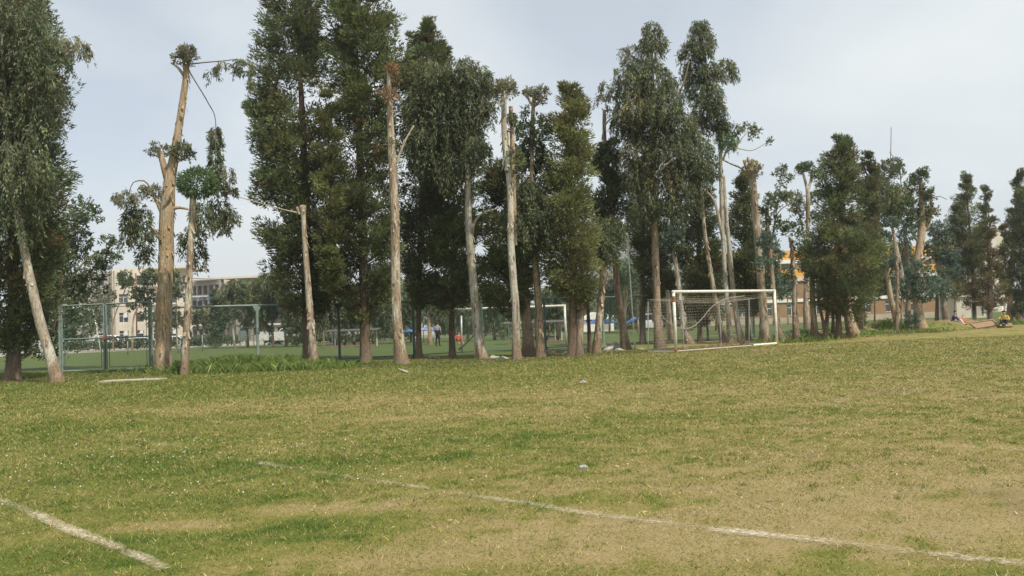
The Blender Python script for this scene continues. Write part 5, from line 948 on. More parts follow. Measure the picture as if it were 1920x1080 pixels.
mb = MB(); mb.box(g3 * 0 + [0, -.04, 1.42], (.09, .03, .07)); mb.build('latch', BM['rust'], gate)
def pole(name, label, pts, r, mat, cat='pole', n=8):
    B = np.array(pts[0], float)
    o = MB().tube(np.array(pts) - B, r, n).build(name, mat, None, B, smooth=True); o['label'] = label; o['category'] = cat; return o
b0 = G(1191, 656); pole('flag_pole', 'slim leaning white pole standing left of the goal', [b0 - [0, 0, .1], P(1184, 560, b0[1]), P(1176.5, 445, b0[1])], [.035, .03, .022], BM['post'])
pole('red_pole', 'thin dark red pole in front of the beige apartment block', [P(257, 652, 118) * [1, 1, 0], P(254.5, 512, 118)], .10, BM['redpole'])
pole('stay_pole', 'thin pale slanting pole seen through the gate', [P(191, 662, 60) * [1, 1, 0], P(184, 630, 60), P(173, 575, 60)], .035, BM['post'])
for lbl, px, y0, y1, Y in (('short pale post in the far field left of the leaf-ball trunk', 334, 660, 635, 70), ('twin short pale post beside it, just left of the leaf-ball trunk', 338.5, 658, 638, 72), ('short pale post between leaf-ball trunk and tall grass', 380, 660, 628, 76), ('short post seen low through the gate right leaf', 240, 664, 640, 72), ('short post seen low through the gate left edge', 128, 668, 648, 66), ('bare grey post beside the pale round-crowned trunk', 866, 664, 592, 46)):
    q = P(px, y0, Y); pole('pipe_post', lbl, [(q[0], Y, -.05), P(px - 1, y1, Y)], .045 if Y > 50 else .05, BM['tealp'] if Y > 50 else BM['metal'], 'post')

# ------------------------------------------------------------------ goals
def goal(label, A, Bp, ht, back, post_r, net=True, tape=True, sag_seed=3):
    A, Bp = np.array(A, float), np.array(Bp, float); u = norm((Bp - A)[:2]); L_ = np.linalg.norm((Bp - A)[:2]); n = np.array([-u[1], u[0], 0]); u = np.array([*u, 0.0]); z = np.array([0, 0, 1.0])
    g = thing('football_goal', label, 'goal', A)
    for s in (0, L_):
        po = MB().tube([u * s - z * .05, u * s + z * ht], post_r, 12).build('goal_post', BM['post'], g, smooth=True)
        if tape: MB().tube([u * s - z * .02, u * s + z * .13], post_r * 1.12, 12).build('rusty_foot', BM['rust'], po)
        if tape and s == 0: MB().tube([u * s + z * (ht - .42), u * s + z * (ht - .18)], post_r * 1.06, 12).build('red_tape', BM['rust'], po)
    MB().tube([u * (-post_r) + z * ht, u * (L_ + post_r) + z * ht], post_r, 12).build('crossbar', BM['post'], g, smooth=True)
    if not net: return g
    for s in (0, L_):
        MB().tube([u * s + z * .04 + n * .05, u * s + n * back + z * .04], .035, 8).build('ground_bar', BM['post'], g)
        MB().tube([u * s + n * back, u * s + n * (back * .92) + z * (ht * .86)], .022, 8).build('net_support', BM['metal'], g)
    MB().tube([u * .05 + z * .05, u * (L_ * .72) + z * .04], .032, 8).build('front_ground_bar', BM['conc'], g)
    MB().tube([u * (L_ * .74) + z * .05, u * (L_ - .05) + z * .06], .05, 8).build('front_ground_bar', BM['post'], g)
    for f in (.33, .7): MB().tube([u * (L_ * f) + n * back, u * (L_ * f - .1) + n * (back * .95) + z * (ht * .84)], .020, 8).build('net_support', BM['metal'], g)
    r_ = np.random.default_rng(sag_seed)
    def back_pt(s, t):            # t 0 top front bar -> 1 ground at back
        s_ = s / L_; bow = math.sin(math.pi * s_)
        lump = .16 * math.sin(s_ * 9.3) + .10 * math.sin(s_ * 17 + 1)
        if t < .38:
            k = t / .38; zz = ht - (ht * .10) * k - .30 * math.sin(math.pi * k) * (.5 + bow * .6); d = back * .95 * k
        else:
            k = (t - .38) / .62; zz = ht * .90 * (1 - k) + .04; d = back * (.95 + .05 * k) - .45 * math.sin(math.pi * k) * (.35 + .8 * abs(lump) * 3)
        return u * s + n * d + z * max(zz, .03)
    mb = MB(); S, Tn = np.arange(0, L_ + .01, .155), np.linspace(0, 1, 30)
    for s in S: mb.tube([back_pt(s, t) for t in Tn], .0019, 3, False)
    for t in Tn: mb.tube([back_pt(s, t) for s in S], .0019, 3, False)
    mb.build('net', BM['net'], g, kind='stuff')
    for s, sg in ((0, 1), (L_, -1)):
        def side(a, b):           # a depth 0..1, b height 0..1
            h_ = ht - .10 * ht * a - .18 * math.sin(math.pi * a); return u * (s + sg * .18 * math.sin(math.pi * a) * math.sin(math.pi * b)) + n * (back * .97 * a) + z * max(.03, h_ * b)
        mb = MB()
        for a in np.linspace(0, 1, 13): mb.tube([side(a, b) for b in np.linspace(0, 1, 10)], .0019, 3, False)
        for b in np.linspace(0, 1, 17): mb.tube([side(a, b) for a in np.linspace(0, 1, 8)], .0019, 3, False)
        mb.build('side_net', BM['net'], g, kind='stuff')
    # the slack rope hanging across the back of the net
    rope = [u * (L_ * f) + n * (back * .9) + z * hh2 for f, hh2 in ((.05, 1.95), (.14, 1.35), (.22, 1.05), (.30, .93), (.40, .98), (.50, 1.35), (.58, 1.75), (.66, 2.0), (.78, 2.2), (.95, 2.28))]
    MB().tube(smooth_path(rope, 40), .012, 5).build('slack_rope', BM['net'], g)
    return g
ga, gb = G(1268, 661), G(1457, 646); ga[2] = gb[2] = 0.0
GHt = (P(1264, 547, ga[1])[2])
goal('white football goal with sagging net near the right of the field', ga, gb, GHt, 1.5, .06)
fa = P(1062, 655, 47.5); fb = P(848, 660, 46.2); fa[2] = fb[2] = 0
goal('distant netless white goal seen between the middle trunks', fa, fb, P(1060, 573, 47.5)[2], 0, .062, net=False, tape=False)
# corner flag post
cq = G(1882, 613); pole('corner_post', 'short white corner post at the far right of the pitch', [cq - [0, 0, .05], P(1879, 575, cq[1])], .035, BM['post'], 'post')

# ------------------------------------------------------------------ shelters and canopies
def shelter(label, x0, x1, ybase, yroof, Y):
    a, b = P(x0, ybase, Y), P(x1, ybase, Y); w = b[0] - a[0]; h = P((x0 + x1) / 2, yroof, Y)[2]
    s = thing('bench_shelter', label, 'shelter', ((a[0] + b[0]) / 2, Y, 0))
    MB().prism([(-1.0, h - .10), (1.1, h + .04), (1.1, h + .10), (-1.0, h - .03)], (0, 0, 0), (0, 1, 0), (0, 0, 1), (1, 0, 0), w).build('roof', BM['dark'], s)
    for f in (-.42, 0, .42): MB().tube([(w * f, .75, 0), (w * f, .75, h)], .05, 8).build('post', BM['board'], s)
    for f in (-.30, .30): MB().tube([(w * f, -.7, 0), (w * f, -.7, h - .06)], .035, 8).build('post', BM['metal'], s)
    MB().box((0, .55, .40), (w * .40, .2, .04)).build('bench_seat', BM['bench'], s)
    for f in np.linspace(-.36, .36, 5): MB().box((w * f, .55, .18), (.08, .18, .18)).build('bench_foot', BM['bench'], s)
    MB().box((0, -1.1, .09), (w * .45, .18, .09)).build('kerb', BM['bench'], s)
shelter('low dark-roofed bench shelter left of the tall pale lopped trunk', 612, 712, 650, 619, 68)
shelter('low dark-roofed bench shelter behind the distant goal', 946, 1064, 642, 604, 58)
def canopy(label, x0, x1, ye, yp, yb, Y, dpt=3.0, tilt=0.0):
    a, b = P(x0, ye, Y), P(x1, ye, Y); w = b[0] - a[0]; hz_ = P((x0 + x1) / 2, ye, Y)[2]; hp = P((x0 + x1) / 2, yp, Y)[2]
    c = thing('sun_canopy', label, 'canopy', ((a[0] + b[0]) / 2, Y, 0), 'blue canopies beyond the back field')
    n = 7; V = []
    for i in range(n):
        for j in range(n):
            u_, v_ = i / (n - 1) * 2 - 1, j / (n - 1) * 2 - 1; k = 1 - max(abs(u_), abs(v_)); V.append((u_ * w / 2, v_ * dpt / 2, hz_ + (hp - hz_) * k - .12 * math.sin(math.pi * k) + tilt * u_))
    F_ = [(i * n + j, i * n + j + 1, (i + 1) * n + j + 1, (i + 1) * n + j) for i in range(n - 1) for j in range(n - 1)]
    V += [(x, y, z - .05) for x, y, z in V]; F_ += [tuple(q + n * n for q in f) for f in F_]
    MB().add(V, F_).build('cover', BM['canopy'], c, smooth=True)
    for u_ in (-1, 1):
        for v_ in (-1, 1): MB().tube([(u_ * w * .48, v_ * dpt * .48, 0), (u_ * w * .48, v_ * dpt * .48, hz_ + tilt * u_)], .035, 6).build('leg', BM['metal'], c)
canopy('small blue canopy just right of the tall pale lopped trunk', 754, 780, 622, 612, 646, 78)
canopy('small blue canopy left of the thick tan background trunk', 790, 818, 619, 609, 646, 78)
canopy('wide blue tarpaulin canopy left of the leaning white pole', 1086, 1166, 606, 594, 632, 92, 4.0)
canopy('tilted blue tarpaulin canopy behind the leaning white pole', 1168, 1206, 601, 594, 632, 84, 3.0, .32)
o = thing('awning_frame', 'blue-edged awning on thin posts at the far right', 'awning', P(1880, 606, 66) * [1, 1, 0])
w_ = P(1925, 566, 66)[0] - P(1858, 566, 66)[0]; za_ = P(1885, 563, 66)[2]
MB().box((0, .8, za_), (w_ / 2, 1.2, .05)).build('roof', BM['roof'], o); MB().box((0, -.43, za_), (w_ / 2, .03, .08)).build('blue_edge', BM['blueg'], o)
for s in (-1, 1):
    for v_ in (-.3, 1.9): MB().tube([(s * w_ * .47, v_, 0), (s * w_ * .47, v_, za_)], .04, 6).build('post', BM['metal'], o)

# ------------------------------------------------------------------ basketball boards / exercise frames in the far yard
def hoop(label, px, yb, yt, Y, bw=1.3):
    q = P(px, yb, Y); z1 = P(px, yt, Y)[2]
    h = thing('basketball_stand', label, 'basketball stand', (q[0], Y, 0))
    MB().tube([(0, .6, 0), (0, .6, z1 - .2), (0, .25, z1 - .1)], .07, 8).build('post', BM['tealp'], h)
    MB().box((0, 0, z1), (bw / 2, .03, .48)).build('backboard', BM['board'], h)
    a = np.linspace(0, 2 * math.pi, 15); MB().tube([(.22 * math.cos(t), -.28 + .22 * math.sin(t), z1 - .3) for t in a], .015, 5).build('rim', BM['rust'], h)
hoop('basketball stand with white board left of the light green fence post', 459, 656, 629, 88)
hoop('basketball stand with dull board right of the light green fence post', 493, 656, 630, 92)
hoop('basketball stand half hidden by the crooked pale tree', 524, 656, 630, 94)
fr = thing('exercise_frame', 'yellow and green pipe exercise frame left of the light green fence post', 'exercise frame', P(468, 655, 84) * [1, 1, 0])
for x in (-.9, .9): MB().tube([(x, 0, 0), (x, 0, 2.0)], .04, 8).build('upright', BM['tealp'], fr)
MB().tube([(-.9, 0, 2.0), (.9, 0, 2.0)], .035, 8).build('top_bar', BM['tealp'], fr); MB().tube([(-.9, 0, 1.2), (.9, 0, 1.2)], .035, 8).build('hand_bar', BM['yellow'], fr)
for x in (-.4, .4): MB().tube([(x, 0, 1.2), (x, .1, .15)], .05, 8).build('swing_arm', BM['yellow'], fr)

# ------------------------------------------------------------------ cars
def car(label, px, py, Y, color, ln=4.4, kind='sedan', yaw=0.0):
    q = P(px, py, Y); c = thing('parked_car', label, 'car', (q[0], Y, 0), 'cars parked beyond the back field', yaw)
    paint = flat('car_paint', color, .25, vary=.03, spec=.6); w = .86
    if kind == 'van':
        body = [(-.5, .3), (.5, .3), (.5, .95), (.47, 1.08), (.30, 1.12), (-.49, 1.12), (-.5, .9)]; cab = [(.31, 1.10), (.16, 1.80), (.10, 1.86), (-.44, 1.86), (-.49, 1.10)]
    else:
        body = [(-.5, .32), (.5, .30), (.5, .62), (.47, .78), (.24, .92), (-.34, .95), (-.48, .90), (-.5, .7)]; cab = [(.24, .90), (.08, 1.38), (.0, 1.43), (-.20, 1.42), (-.27, 1.36), (-.38, .93)]
    MB().prism([(x * ln, z) for x, z in body], (0, 0, 0), (1, 0, 0), (0, 0, 1), (0, 1, 0), w * 2).build('body', paint, c, bevel=.05)
    MB().prism([(x * ln, z) for x, z in cab], (0, 0, 0), (1, 0, 0), (0, 0, 1), (0, 1, 0), w * 1.74).build('cabin', paint, c, bevel=.05)
    cx = np.mean([x for x, z in cab]); cz = np.mean([z for x, z in cab])
    for s in (-1, 1):
        for f0, f1 in ((-.97, -.06), (.04, .97)):
            pl = []
            top, bot = max(z for x, z in cab) - .10, min(z for x, z in cab) + .06
            def edge(z, side):
                xs = []
                for i in range(len(cab)):
                    (xa, z0), (xb, z1) = cab[i], cab[(i + 1) % len(cab)]
                    if (z0 - z) * (z1 - z) < 0: xs.append(xa + (xb - xa) * (z - z0) / (z1 - z0))
                return (min(xs) if side < 0 else max(xs)) if xs else cx
            lo = [edge(bot, -1), edge(bot, 1)]; hi = [edge(top, -1), edge(top, 1)]
            g_ = lambda e, f: ((e[0] + e[1]) / 2 + f * (e[1] - e[0]) / 2 * .94) * ln
            MB().prism([(g_(lo, f0), bot), (g_(lo, f1), bot), (g_(hi, f1), top), (g_(hi, f0), top)], (0, s * (w * .87 + .006), 0), (1, 0, 0), (0, 0, 1), (0, 1, 0), .012).build('side_window', BM['glass'], c)
    for i0, i1 in ((0, 1), (len(cab) - 2, len(cab) - 1)):
        (xa, z0), (xb, z1) = cab[i0], cab[i1]; a = np.array([xa * ln, 0, z0]); b = np.array([xb * ln, 0, z1]); d_ = b - a; nn = norm(np.array([d_[2], 0, -d_[0]])); nn = nn if nn[0] * (a[0] / ln - cx) > 0 else -nn
        p0, p1 = a + d_ * .1 + nn * .02, a + d_ * .9 + nn * .02
        MB().add([p0 + [0, -.66, 0], p0 + [0, .66, 0], p1 + [0, .6, 0], p1 + [0, -.6, 0]], [(0, 1, 2, 3)]).build('windscreen', BM['glass'], c)
    for x in (-.31, .32):
        for s in (-1, 1):
            wh = MB().tube([(x * ln, s * .70, .31), (x * ln, s * .88, .31)], .31, 14).build('wheel', BM['black'], c); MB().tube([(x * ln, s * .88, .31), (x * ln, s * .895, .31)], .17, 10).build('rim', BM['metal'], wh)
    for s in (-1, 1):
        MB().box((.5 * ln - .02, s * .62, .66), (.035, .14, .07)).build('headlight', BM['frame'], c); MB().box((-.5 * ln + .02, s * .66, .76), (.035, .12, .08)).build('tail_light', BM['rust'], c)
car('white van parked behind the gate before the beige block', 210, 650, 118, (.80, .80, .79), 4.6, 'van')
car('silver-white car right of the white van, seen through the gate', 273, 650, 112, (.72, .73, .74), 4.3)
car('white car between the tan trunk and the leaf-ball trunk', 334, 650, 112, (.80, .80, .80), 4.3)
car('dark car behind the hedge below the dormitory', 386, 652, 112, (.05, .04, .04), 4.3)
car('white minivan right of the light green fence post', 541, 652, 100, (.82, .82, .80), 4.0, 'van', math.pi)
car('second white minivan close behind the crooked pale tree', 558, 652, 108, (.78, .78, .76), 4.0, 'van')
car('light blue car parked beyond the first bench shelter', 646, 648, 100, (.42, .55, .66), 4.3)
car('white van seen left of the goal beyond the back field', 1223, 612, 96, (.80, .80, .79), 3.6, 'van', math.radians(70))

# ------------------------------------------------------------------ hedges
def hedge(label, pts, ht, wd, seed, colour='brd'):
    r_ = np.random.default_rng(seed); pts = np.array(pts, float); ln = np.linalg.norm(pts[1] - pts[0]); n = int(ln * 210)
    t = r_.random(n)[:, None]; c = np.zeros((n, 3)); c[:, :2] = pts[0] + (pts[1] - pts[0]) * t
    d = norm(pts[1] - pts[0]); nn = np.array([-d[1], d[0]]); s = r_.choice([-1, 1], n) * r_.random(n) ** .4
    topn = .85 + .3 * fbm(t[:, 0] * ln * .5, t[:, 0] * 0, seed, 3)
    c[:, :2] += nn * (s * wd / 2)[:, None]; c[:, 2] = ht * topn * np.sqrt(r_.random(n)) * (1 - .25 * np.abs(s) ** 3)
    o = np.array([*((pts[0] + pts[1]) / 2), 0.0])
    V, F_, cc = kites(c - o, r_.normal(size=(n, 3)) + [0, -.3, .6], .22 + .16 * r_.random(n), .12 + .08 * r_.random(n), tint(GREENS[colour], r_, n, .3, .1), r_)
    h = thing('hedge', label, 'hedge', o); link('leaves', mesh_np('leaves', V, F_, BM['hedge'], cc), h)
    mb = MB()
    for k in np.linspace(.02, .98, int(ln / 1.2)): q = pts[0] + (pts[1] - pts[0]) * k - o[:2]; mb.tube([(q[0], q[1], -.05), (q[0] + .05, q[1], ht * .7)], .03, 5)
    mb.build('stems', MAT['twig'], h, kind='stuff')
def h2(px, Y): q = P(px, 650, Y); return (q[0], Y)
hedge('clipped dark hedge along the far field edge behind the gate', [h2(110, 102), h2(300, 102)], 1.05, 1.2, 11)
hedge('clipped dark hedge below the grey dormitory', [h2(306, 101), h2(452, 100)], 1.15, 1.2, 12)
hedge('low hedge behind the first bench shelter', [h2(500, 96), h2(770, 94)], .95, 1.2, 13, 'far')
hedge('low hedge before the brick hall wall', [h2(1170, 104), h2(1330, 104)], .7, 1.0, 14, 'olive')

# ------------------------------------------------------------------ people
skin_m = flat('skin', (.42, .26, .18), .6, vary=.05); hair_m = flat('dark_hair', (.02, .017, .015), .6)
def person(label, loc, yaw, joints, edges, mats, hair):
    """joints: name -> (x, y, z, r, material index). One continuous skinned body."""
    names = list(joints); me = bpy.data.meshes.new('person')
    me.from_pydata([joints[n][:3] for n in names], [(names.index(a), names.index(b)) for a, b in edges], [])
    ob = bpy.data.objects.new('person', me); COL.objects.link(ob)
    ob.modifiers.new('skin', 'SKIN'); ob.modifiers.new('sub', 'SUBSURF').levels = 2
    for i, n in enumerate(names):
        sv = me.skin_vertices[0].data[i]; sv.radius = (joints[n][3],) * 2; sv.use_root = n == 'pelvis'
    dg = bpy.context.evaluated_depsgraph_get(); me2 = bpy.data.meshes.new_from_object(ob.evaluated_get(dg))
    ob.modifiers.clear(); ob.data = me2
    me2.materials.clear()
    for m_ in mats: me2.materials.append(m_)
    segs = [(np.array(joints[a][:3]), np.array(joints[b][:3]), joints[a][4], joints[b][4]) for a, b in edges]
    for p in me2.polygons:
        c = np.array(p.center); best = (9, 0)
        for a, b, ma_, mb_ in segs:
            t = np.clip(np.dot(c - a, b - a) / max(np.dot(b - a, b - a), 1e-9), 0, 1); d = np.linalg.norm(c - a - (b - a) * t)
            if d < best[0]: best = (d, ma_ if t < .55 else mb_)
        p.material_index = best[1]; p.use_smooth = True
    ob.location = [float(v) for v in loc]; ob.rotation_euler = (0, 0, yaw); ob['label'] = label; ob['category'] = 'person'
    hd = np.array(joints['head'][:3]); r = joints['head'][3]
    bm = bmesh.new(); bmesh.ops.create_uvsphere(bm, u_segments=14, v_segments=10, radius=r * 1.12)
    for v in list(bm.verts):
        if v.co.z < -.1 * r or (v.co.y < -.45 * r and v.co.z < .45 * r): bm.verts.remove(v)
    for v in bm.verts: v.co.y += r * .10; v.co.z += r * .12
    hm = bpy.data.meshes.new('hair'); bm.to_mesh(hm); bm.free(); hm.materials.append(hair)
    link('hair', hm, ob, hd)
    return ob
def figure(pose):
    """faces -Y; returns joints and edges"""
    if pose == 'stand':
        J = dict(pelvis=(0, 0, .93, .13, 1), chest=(0, -.01, 1.25, .15, 0), neck=(0, 0, 1.44, .06, 2), head=(0, -.02, 1.60, .105, 2), chin=(0, -.06, 1.52, .06, 2),
                 sl=(-.19, 0, 1.38, .06, 0), el=(-.26, .02, 1.10, .045, 0), hl=(-.24, -.10, .88, .035, 2), fl=(-.23, -.13, .79, .022, 2), sr=(.19, 0, 1.38, .06, 0), er=(.25, .02, 1.10, .045, 0), hr=(.2, -.14, .95, .035, 2), fr=(.17, -.2, .88, .022, 2),
                 kl=(-.11, -.02, .50, .068, 1), al=(-.13, .02, .09, .045, 1), tl=(-.14, -.15, .04, .035, 3), kr=(.11, -.02, .50, .068, 1), ar=(.14, .03, .09, .045, 1), tr=(.16, -.13, .04, .035, 3))
    else:
        J = dict(pelvis=(0, .0, .14, .15, 1), chest=(0, -.06, .46, .16, 0), neck=(0, -.10, .66, .06, 2), head=(0, -.14, .81, .105, 2), chin=(0, -.19, .74, .06, 2),
                 sl=(-.19, -.08, .60, .065, 0), el=(-.27, -.22, .38, .048, 0), hl=(-.16, -.44, .42, .035, 2), fl=(-.10, -.50, .42, .022, 2), sr=(.19, -.08, .60, .065, 0), er=(.27, -.22, .38, .048, 0), hr=(.16, -.44, .42, .035, 2), fr=(.10, -.50, .43, .022, 2),
                 kl=(-.15, -.42, .40, .072, 1), al=(-.15, -.60, .06, .048, 1), tl=(-.15, -.76, .04, .035, 3), kr=(.15, -.42, .40, .072, 1), ar=(.15, -.60, .06, .048, 1), tr=(.15, -.76, .04, .035, 3))
    E = [('pelvis', 'chest'), ('chest', 'neck'), ('neck', 'head'), ('head', 'chin'), ('chest', 'sl'), ('sl', 'el'), ('el', 'hl'), ('hl', 'fl'), ('chest', 'sr'), ('sr', 'er'), ('er', 'hr'), ('hr', 'fr'), ('pelvis', 'kl'), ('kl', 'al'), ('al', 'tl'), ('pelvis', 'kr'), ('kr', 'ar'), ('ar', 'tr')]
    return J, E
navy, blackc, greyc, redc, yel, orng, whitec = (flat(n_, c, .9) for n_, c in (('navy_jacket', (.03, .04, .075)), ('black_cloth', (.02, .02, .022)), ('grey_shirt', (.30, .31, .33)), ('red_cloth', (.45, .06, .04)), ('yellow_shirt', (.50, .37, .05)), ('orange_plastic', (.62, .19, .09)), ('white_cloth', (.7, .7, .68))))
J, E = figure('sit'); q = P(1788, 604, 54.6); q[2] = float(H(q[0], q[1])) - .02
person('person in dark navy jacket sitting on the earth mound', q, math.radians(50), J, E, [navy, whitec, skin_m, blackc], hair_m)
hb = np.array([q[0] + .46, q[1] - .36, q[2] + .30])
o = MB().prism([(-.15, -.14), (.15, -.14), (.14, .11), (.07, .14), (-.07, .14), (-.14, .11)], (0, 0, 0), (1, 0, 0), (0, 0, 1), (0, 1, 0), .16).build('orange_bag', orng, None, hb, bevel=.03); o['label'] = 'bright orange bag held in the lap of the seated person'; o['category'] = 'bag'
J, E = figure('sit'); q2 = P(1884, 609, 52); q2[2] = float(H(q2[0], q2[1])) + .12
person('person in yellow shirt sitting behind the white corner post', q2, math.radians(-35), J, E, [yel, blackc, skin_m, whitec], hair_m)
o = thing('sitting_log', 'short log seat under the person in yellow', 'log', (q2[0], q2[1], 0)); MB().tube([(-.4, .05, .12), (.4, .0, .12)], .13, 10).build('log', BM['wood'], o, smooth=True)
J, E = figure('stand'); q3 = P(821, 646, 60); q3[2] = float(H(q3[0], 60))
person('person in grey shirt and black trousers standing beyond the fence', q3, math.radians(160), J, E, [greyc, blackc, skin_m, blackc], hair_m)
J, E = figure('sit'); q4 = P(860, 646, 64); q4[2] = float(H(q4[0], 64)) + .05
person('person in red sitting on the far field near the blue canopies', q4, math.radians(20), J, E, [redc, redc, skin_m, whitec], hair_m)

# ------------------------------------------------------------------ loose things on the ground
slab = thing('concrete_slab', 'thin pale concrete slab lying on the grass below the gate', 'slab', G(250, 714)); sl = MB(); sl.prism([(-1.0, -.35), (.95, -.28), (1.05, .22), (.2, .34), (-.9, .30)], (0, 0, .02), (1, 0, 0), (0, 1, 0), (0, 0, 1), .06); sl.build('slab', BM['conc'], slab, bevel=.01)
rr = np.random.default_rng(5)
def rock(name, label, loc, size, mat, group=None, seed=0):
    r_ = np.random.default_rng(seed); bm = bmesh.new(); bmesh.ops.create_icosphere(bm, subdivisions=2, radius=1)
    for v in bm.verts: v.co *= float(.75 + .5 * r_.random())
    for v in bm.verts: v.co.x *= size[0]; v.co.y *= size[1]; v.co.z *= size[2]
    me = bpy.data.meshes.new(name); bm.to_mesh(me); bm.free(); me.materials.append(mat)
    o = link(name, me, None, loc); o.rotation_euler = (r_.random() * .4, r_.random() * .4, r_.random() * 6); o['label'] = label; o['category'] = 'stone'
    if group: o['group'] = group
spots = [('grey stone at the foot of the centre fence post', 1028, 664, .30, .13), ('flat pale stone right of the centre fence post', 1050, 660, .42, .09), ('small pale stone left of the fluted double trunk', 1063, 662, .22, .08), ('stone left of the short pale trunk base', 1103, 662, .25, .10), ('broken rubble right of the short pale trunk', 1140, 657, .35, .14), ('upright rubble chunk between short pale and leaning trunks', 1152, 656, .28, .28), ('low rubble piece left of the leaning dark trunk', 1160, 658, .24, .10), ('rubble beside the slim pole foot', 1200, 657, .2, .07), ('pale stone at the foot of the round-crowned trunk', 927, 672, .3, .09), ('flat stone left of the twin-stemmed trunk', 945, 674, .26, .07), ('tan boulder between the wide cypress stems', 1538, 629, .30, .22), ('grey rubble by the slim lopped trunk', 558, 683, .28, .12), ('white pebble in the middle of the far turf', 1093, 719, .09, .06), ('grey lump lying on the turf right of centre', 1093, 879, .055, .03), ('white scrap on the turf below the round-crowned trunk', 765, 698, .30, .02), ('brick beside the corner post', 1868, 613, .18, .1), ('tan stone near the leaning timber frame', 1858, 613, .14, .1), ('grey stone behind the twin trunks', 812, 672, .3, .1)]
for i, (lb, px, py, s, h_) in enumerate(spots):
    q = G(px, py); q[2] = float(H(q[0], q[1])) + h_ * .3; rock('stone', lb, q, (s, s * .7, h_), BM['wood'] if 'tan' in lb or 'brick' in lb else BM['stone'], 'stones along the fence foot', i + 3)
br = G(1556, 631); bp_ = thing('branch_pile', 'small heap of dead branches between the wide cypress stems', 'branches', br)
for k in range(11):
    a = rr.random() * 6.28; l_ = .35 + .5 * rr.random(); c = np.array([rr.normal(0, .3), rr.normal(0, .25), .08 + .25 * rr.random()]); d = np.array([math.cos(a), math.sin(a), .5 * rr.random()])
    MB().tube([c - d * l_ * .5, c + [0, 0, .03], c + d * l_ * .5], [.03, .025, .012], 6).build('dead_branch', MAT['twig'] if k % 3 else BM['wood'], bp_)
fb_ = G(872, 668); sb = thing('fallen_branch', 'bare branch propped against the foot of the round-crowned trunk', 'branch', fb_); MB().tube([(-.3, .3, .3), (.1, .15, .62), (.5, 0, 1.0)], [.05, .04, .03], 7).build('branch', MAT['paletwig'], sb)
# timber frame leaning on the mound
tf = P(1846, 612, 52.5); tf[2] = 0; frm = thing('timber_frame', 'tilted timber frame panel lying against the earth mound', 'panel', tf)
Rm = np.array(Matrix.Rotation(math.radians(22), 3, 'X') @ Matrix.Rotation(math.radians(-8), 3, 'Y'))
for c, h_ in (((0, -.40, .05), (.72, .04, .05)), ((0, .40, .05), (.72, .04, .05)), ((-.68, 0, .05), (.04, .36, .05)), ((.68, 0, .05), (.04, .36, .05))): MB().box(Rm @ np.array(c) + [0, 0, .2], h_, Rm).build('frame_bar', BM['wood'], frm)
for k in range(7): MB().box(Rm @ np.array([0, -.31 + k * .103, .03]) + [0, 0, .2], (.64, .048, .012), Rm).build('plank', BM['wood'], frm)
# ------------------------------------------------------------------ turf blades, weeds, flowers
rg = np.random.default_rng(2024)
def blades(n, ylo, yhi, fall, y0, name, hmul=1.0):
    y = np.linspace(ylo, yhi, 2000); pdf = y * np.minimum(1, (y0 / y) ** fall); cdf = np.cumsum(pdf); cdf /= cdf[-1]
    Y_ = np.interp(rg.random(n), cdf, y); X_ = (rg.random(n) * 2 - 1) * (.63 * Y_ + 1.5)
    d, s = dry_of(X_, Y_), soil_of(X_, Y_)
    clump = fbm(X_ * 3.2, Y_ * 3.2, 91, 3)
    keep = (rg.random(n) > s * .95) & (rg.random(n) < np.clip(1.25 - .30 * d + (clump - .5) * 1.3, .35, 1))
    X_, Y_, d, clump = X_[keep], Y_[keep], d[keep], clump[keep]; n = len(X_)
    k = Y_ / 8.0
    h = (.012 + .020 * rg.random(n)) * np.maximum(k, .8) ** .45 * (1.25 - .45 * d) * (.65 + .75 * clump) * hmul
    w = (.0060 + .0060 * rg.random(n)) * np.maximum(k, .8) ** .9
    a = rg.random(n) * 2 * math.pi; t = rg.random(n) * 2 * math.pi; lean = (.35 + 1.0 * rg.random(n) + 1.6 * d * rg.random(n)) * h
    z = H(X_, Y_)
    b = np.stack([X_, Y_, z - .004], -1); sv = np.stack([np.cos(a), np.sin(a), np.zeros(n)], -1) * (w / 2)[:, None]
    tip = b + np.stack([np.cos(t) * lean, np.sin(t) * lean, h], -1)
    V = np.stack([b - sv, b + sv, tip], 1).reshape(-1, 3)
    d = d + (fbm(X_ * 15, Y_ * 15, 191, 3) - .5) * 2.2
    dd = np.clip(d + rg.normal(0, .42, n), 0, 1)[:, None]
    g = np.array([.105, .168, .028]); m = np.array([.240, .246, .057]); st = np.array([.38, .305, .150])
    c = np.where(dd < .5, g + (m - g) * dd * 2, m + (st - m) * (dd - .5) * 2) * np.exp(rg.normal(0, .33, (n, 1)))
    link(name, mesh_np(name, V, np.arange(3 * n).reshape(n, 3), MAT['grassb'], np.repeat(c, 3, axis=0)), kind='stuff', label='short patchy green and straw-coloured turf of the pitch', category='grass')
blades(620000, 4.2, 38, 1.7, 8.0, 'turf_grass')
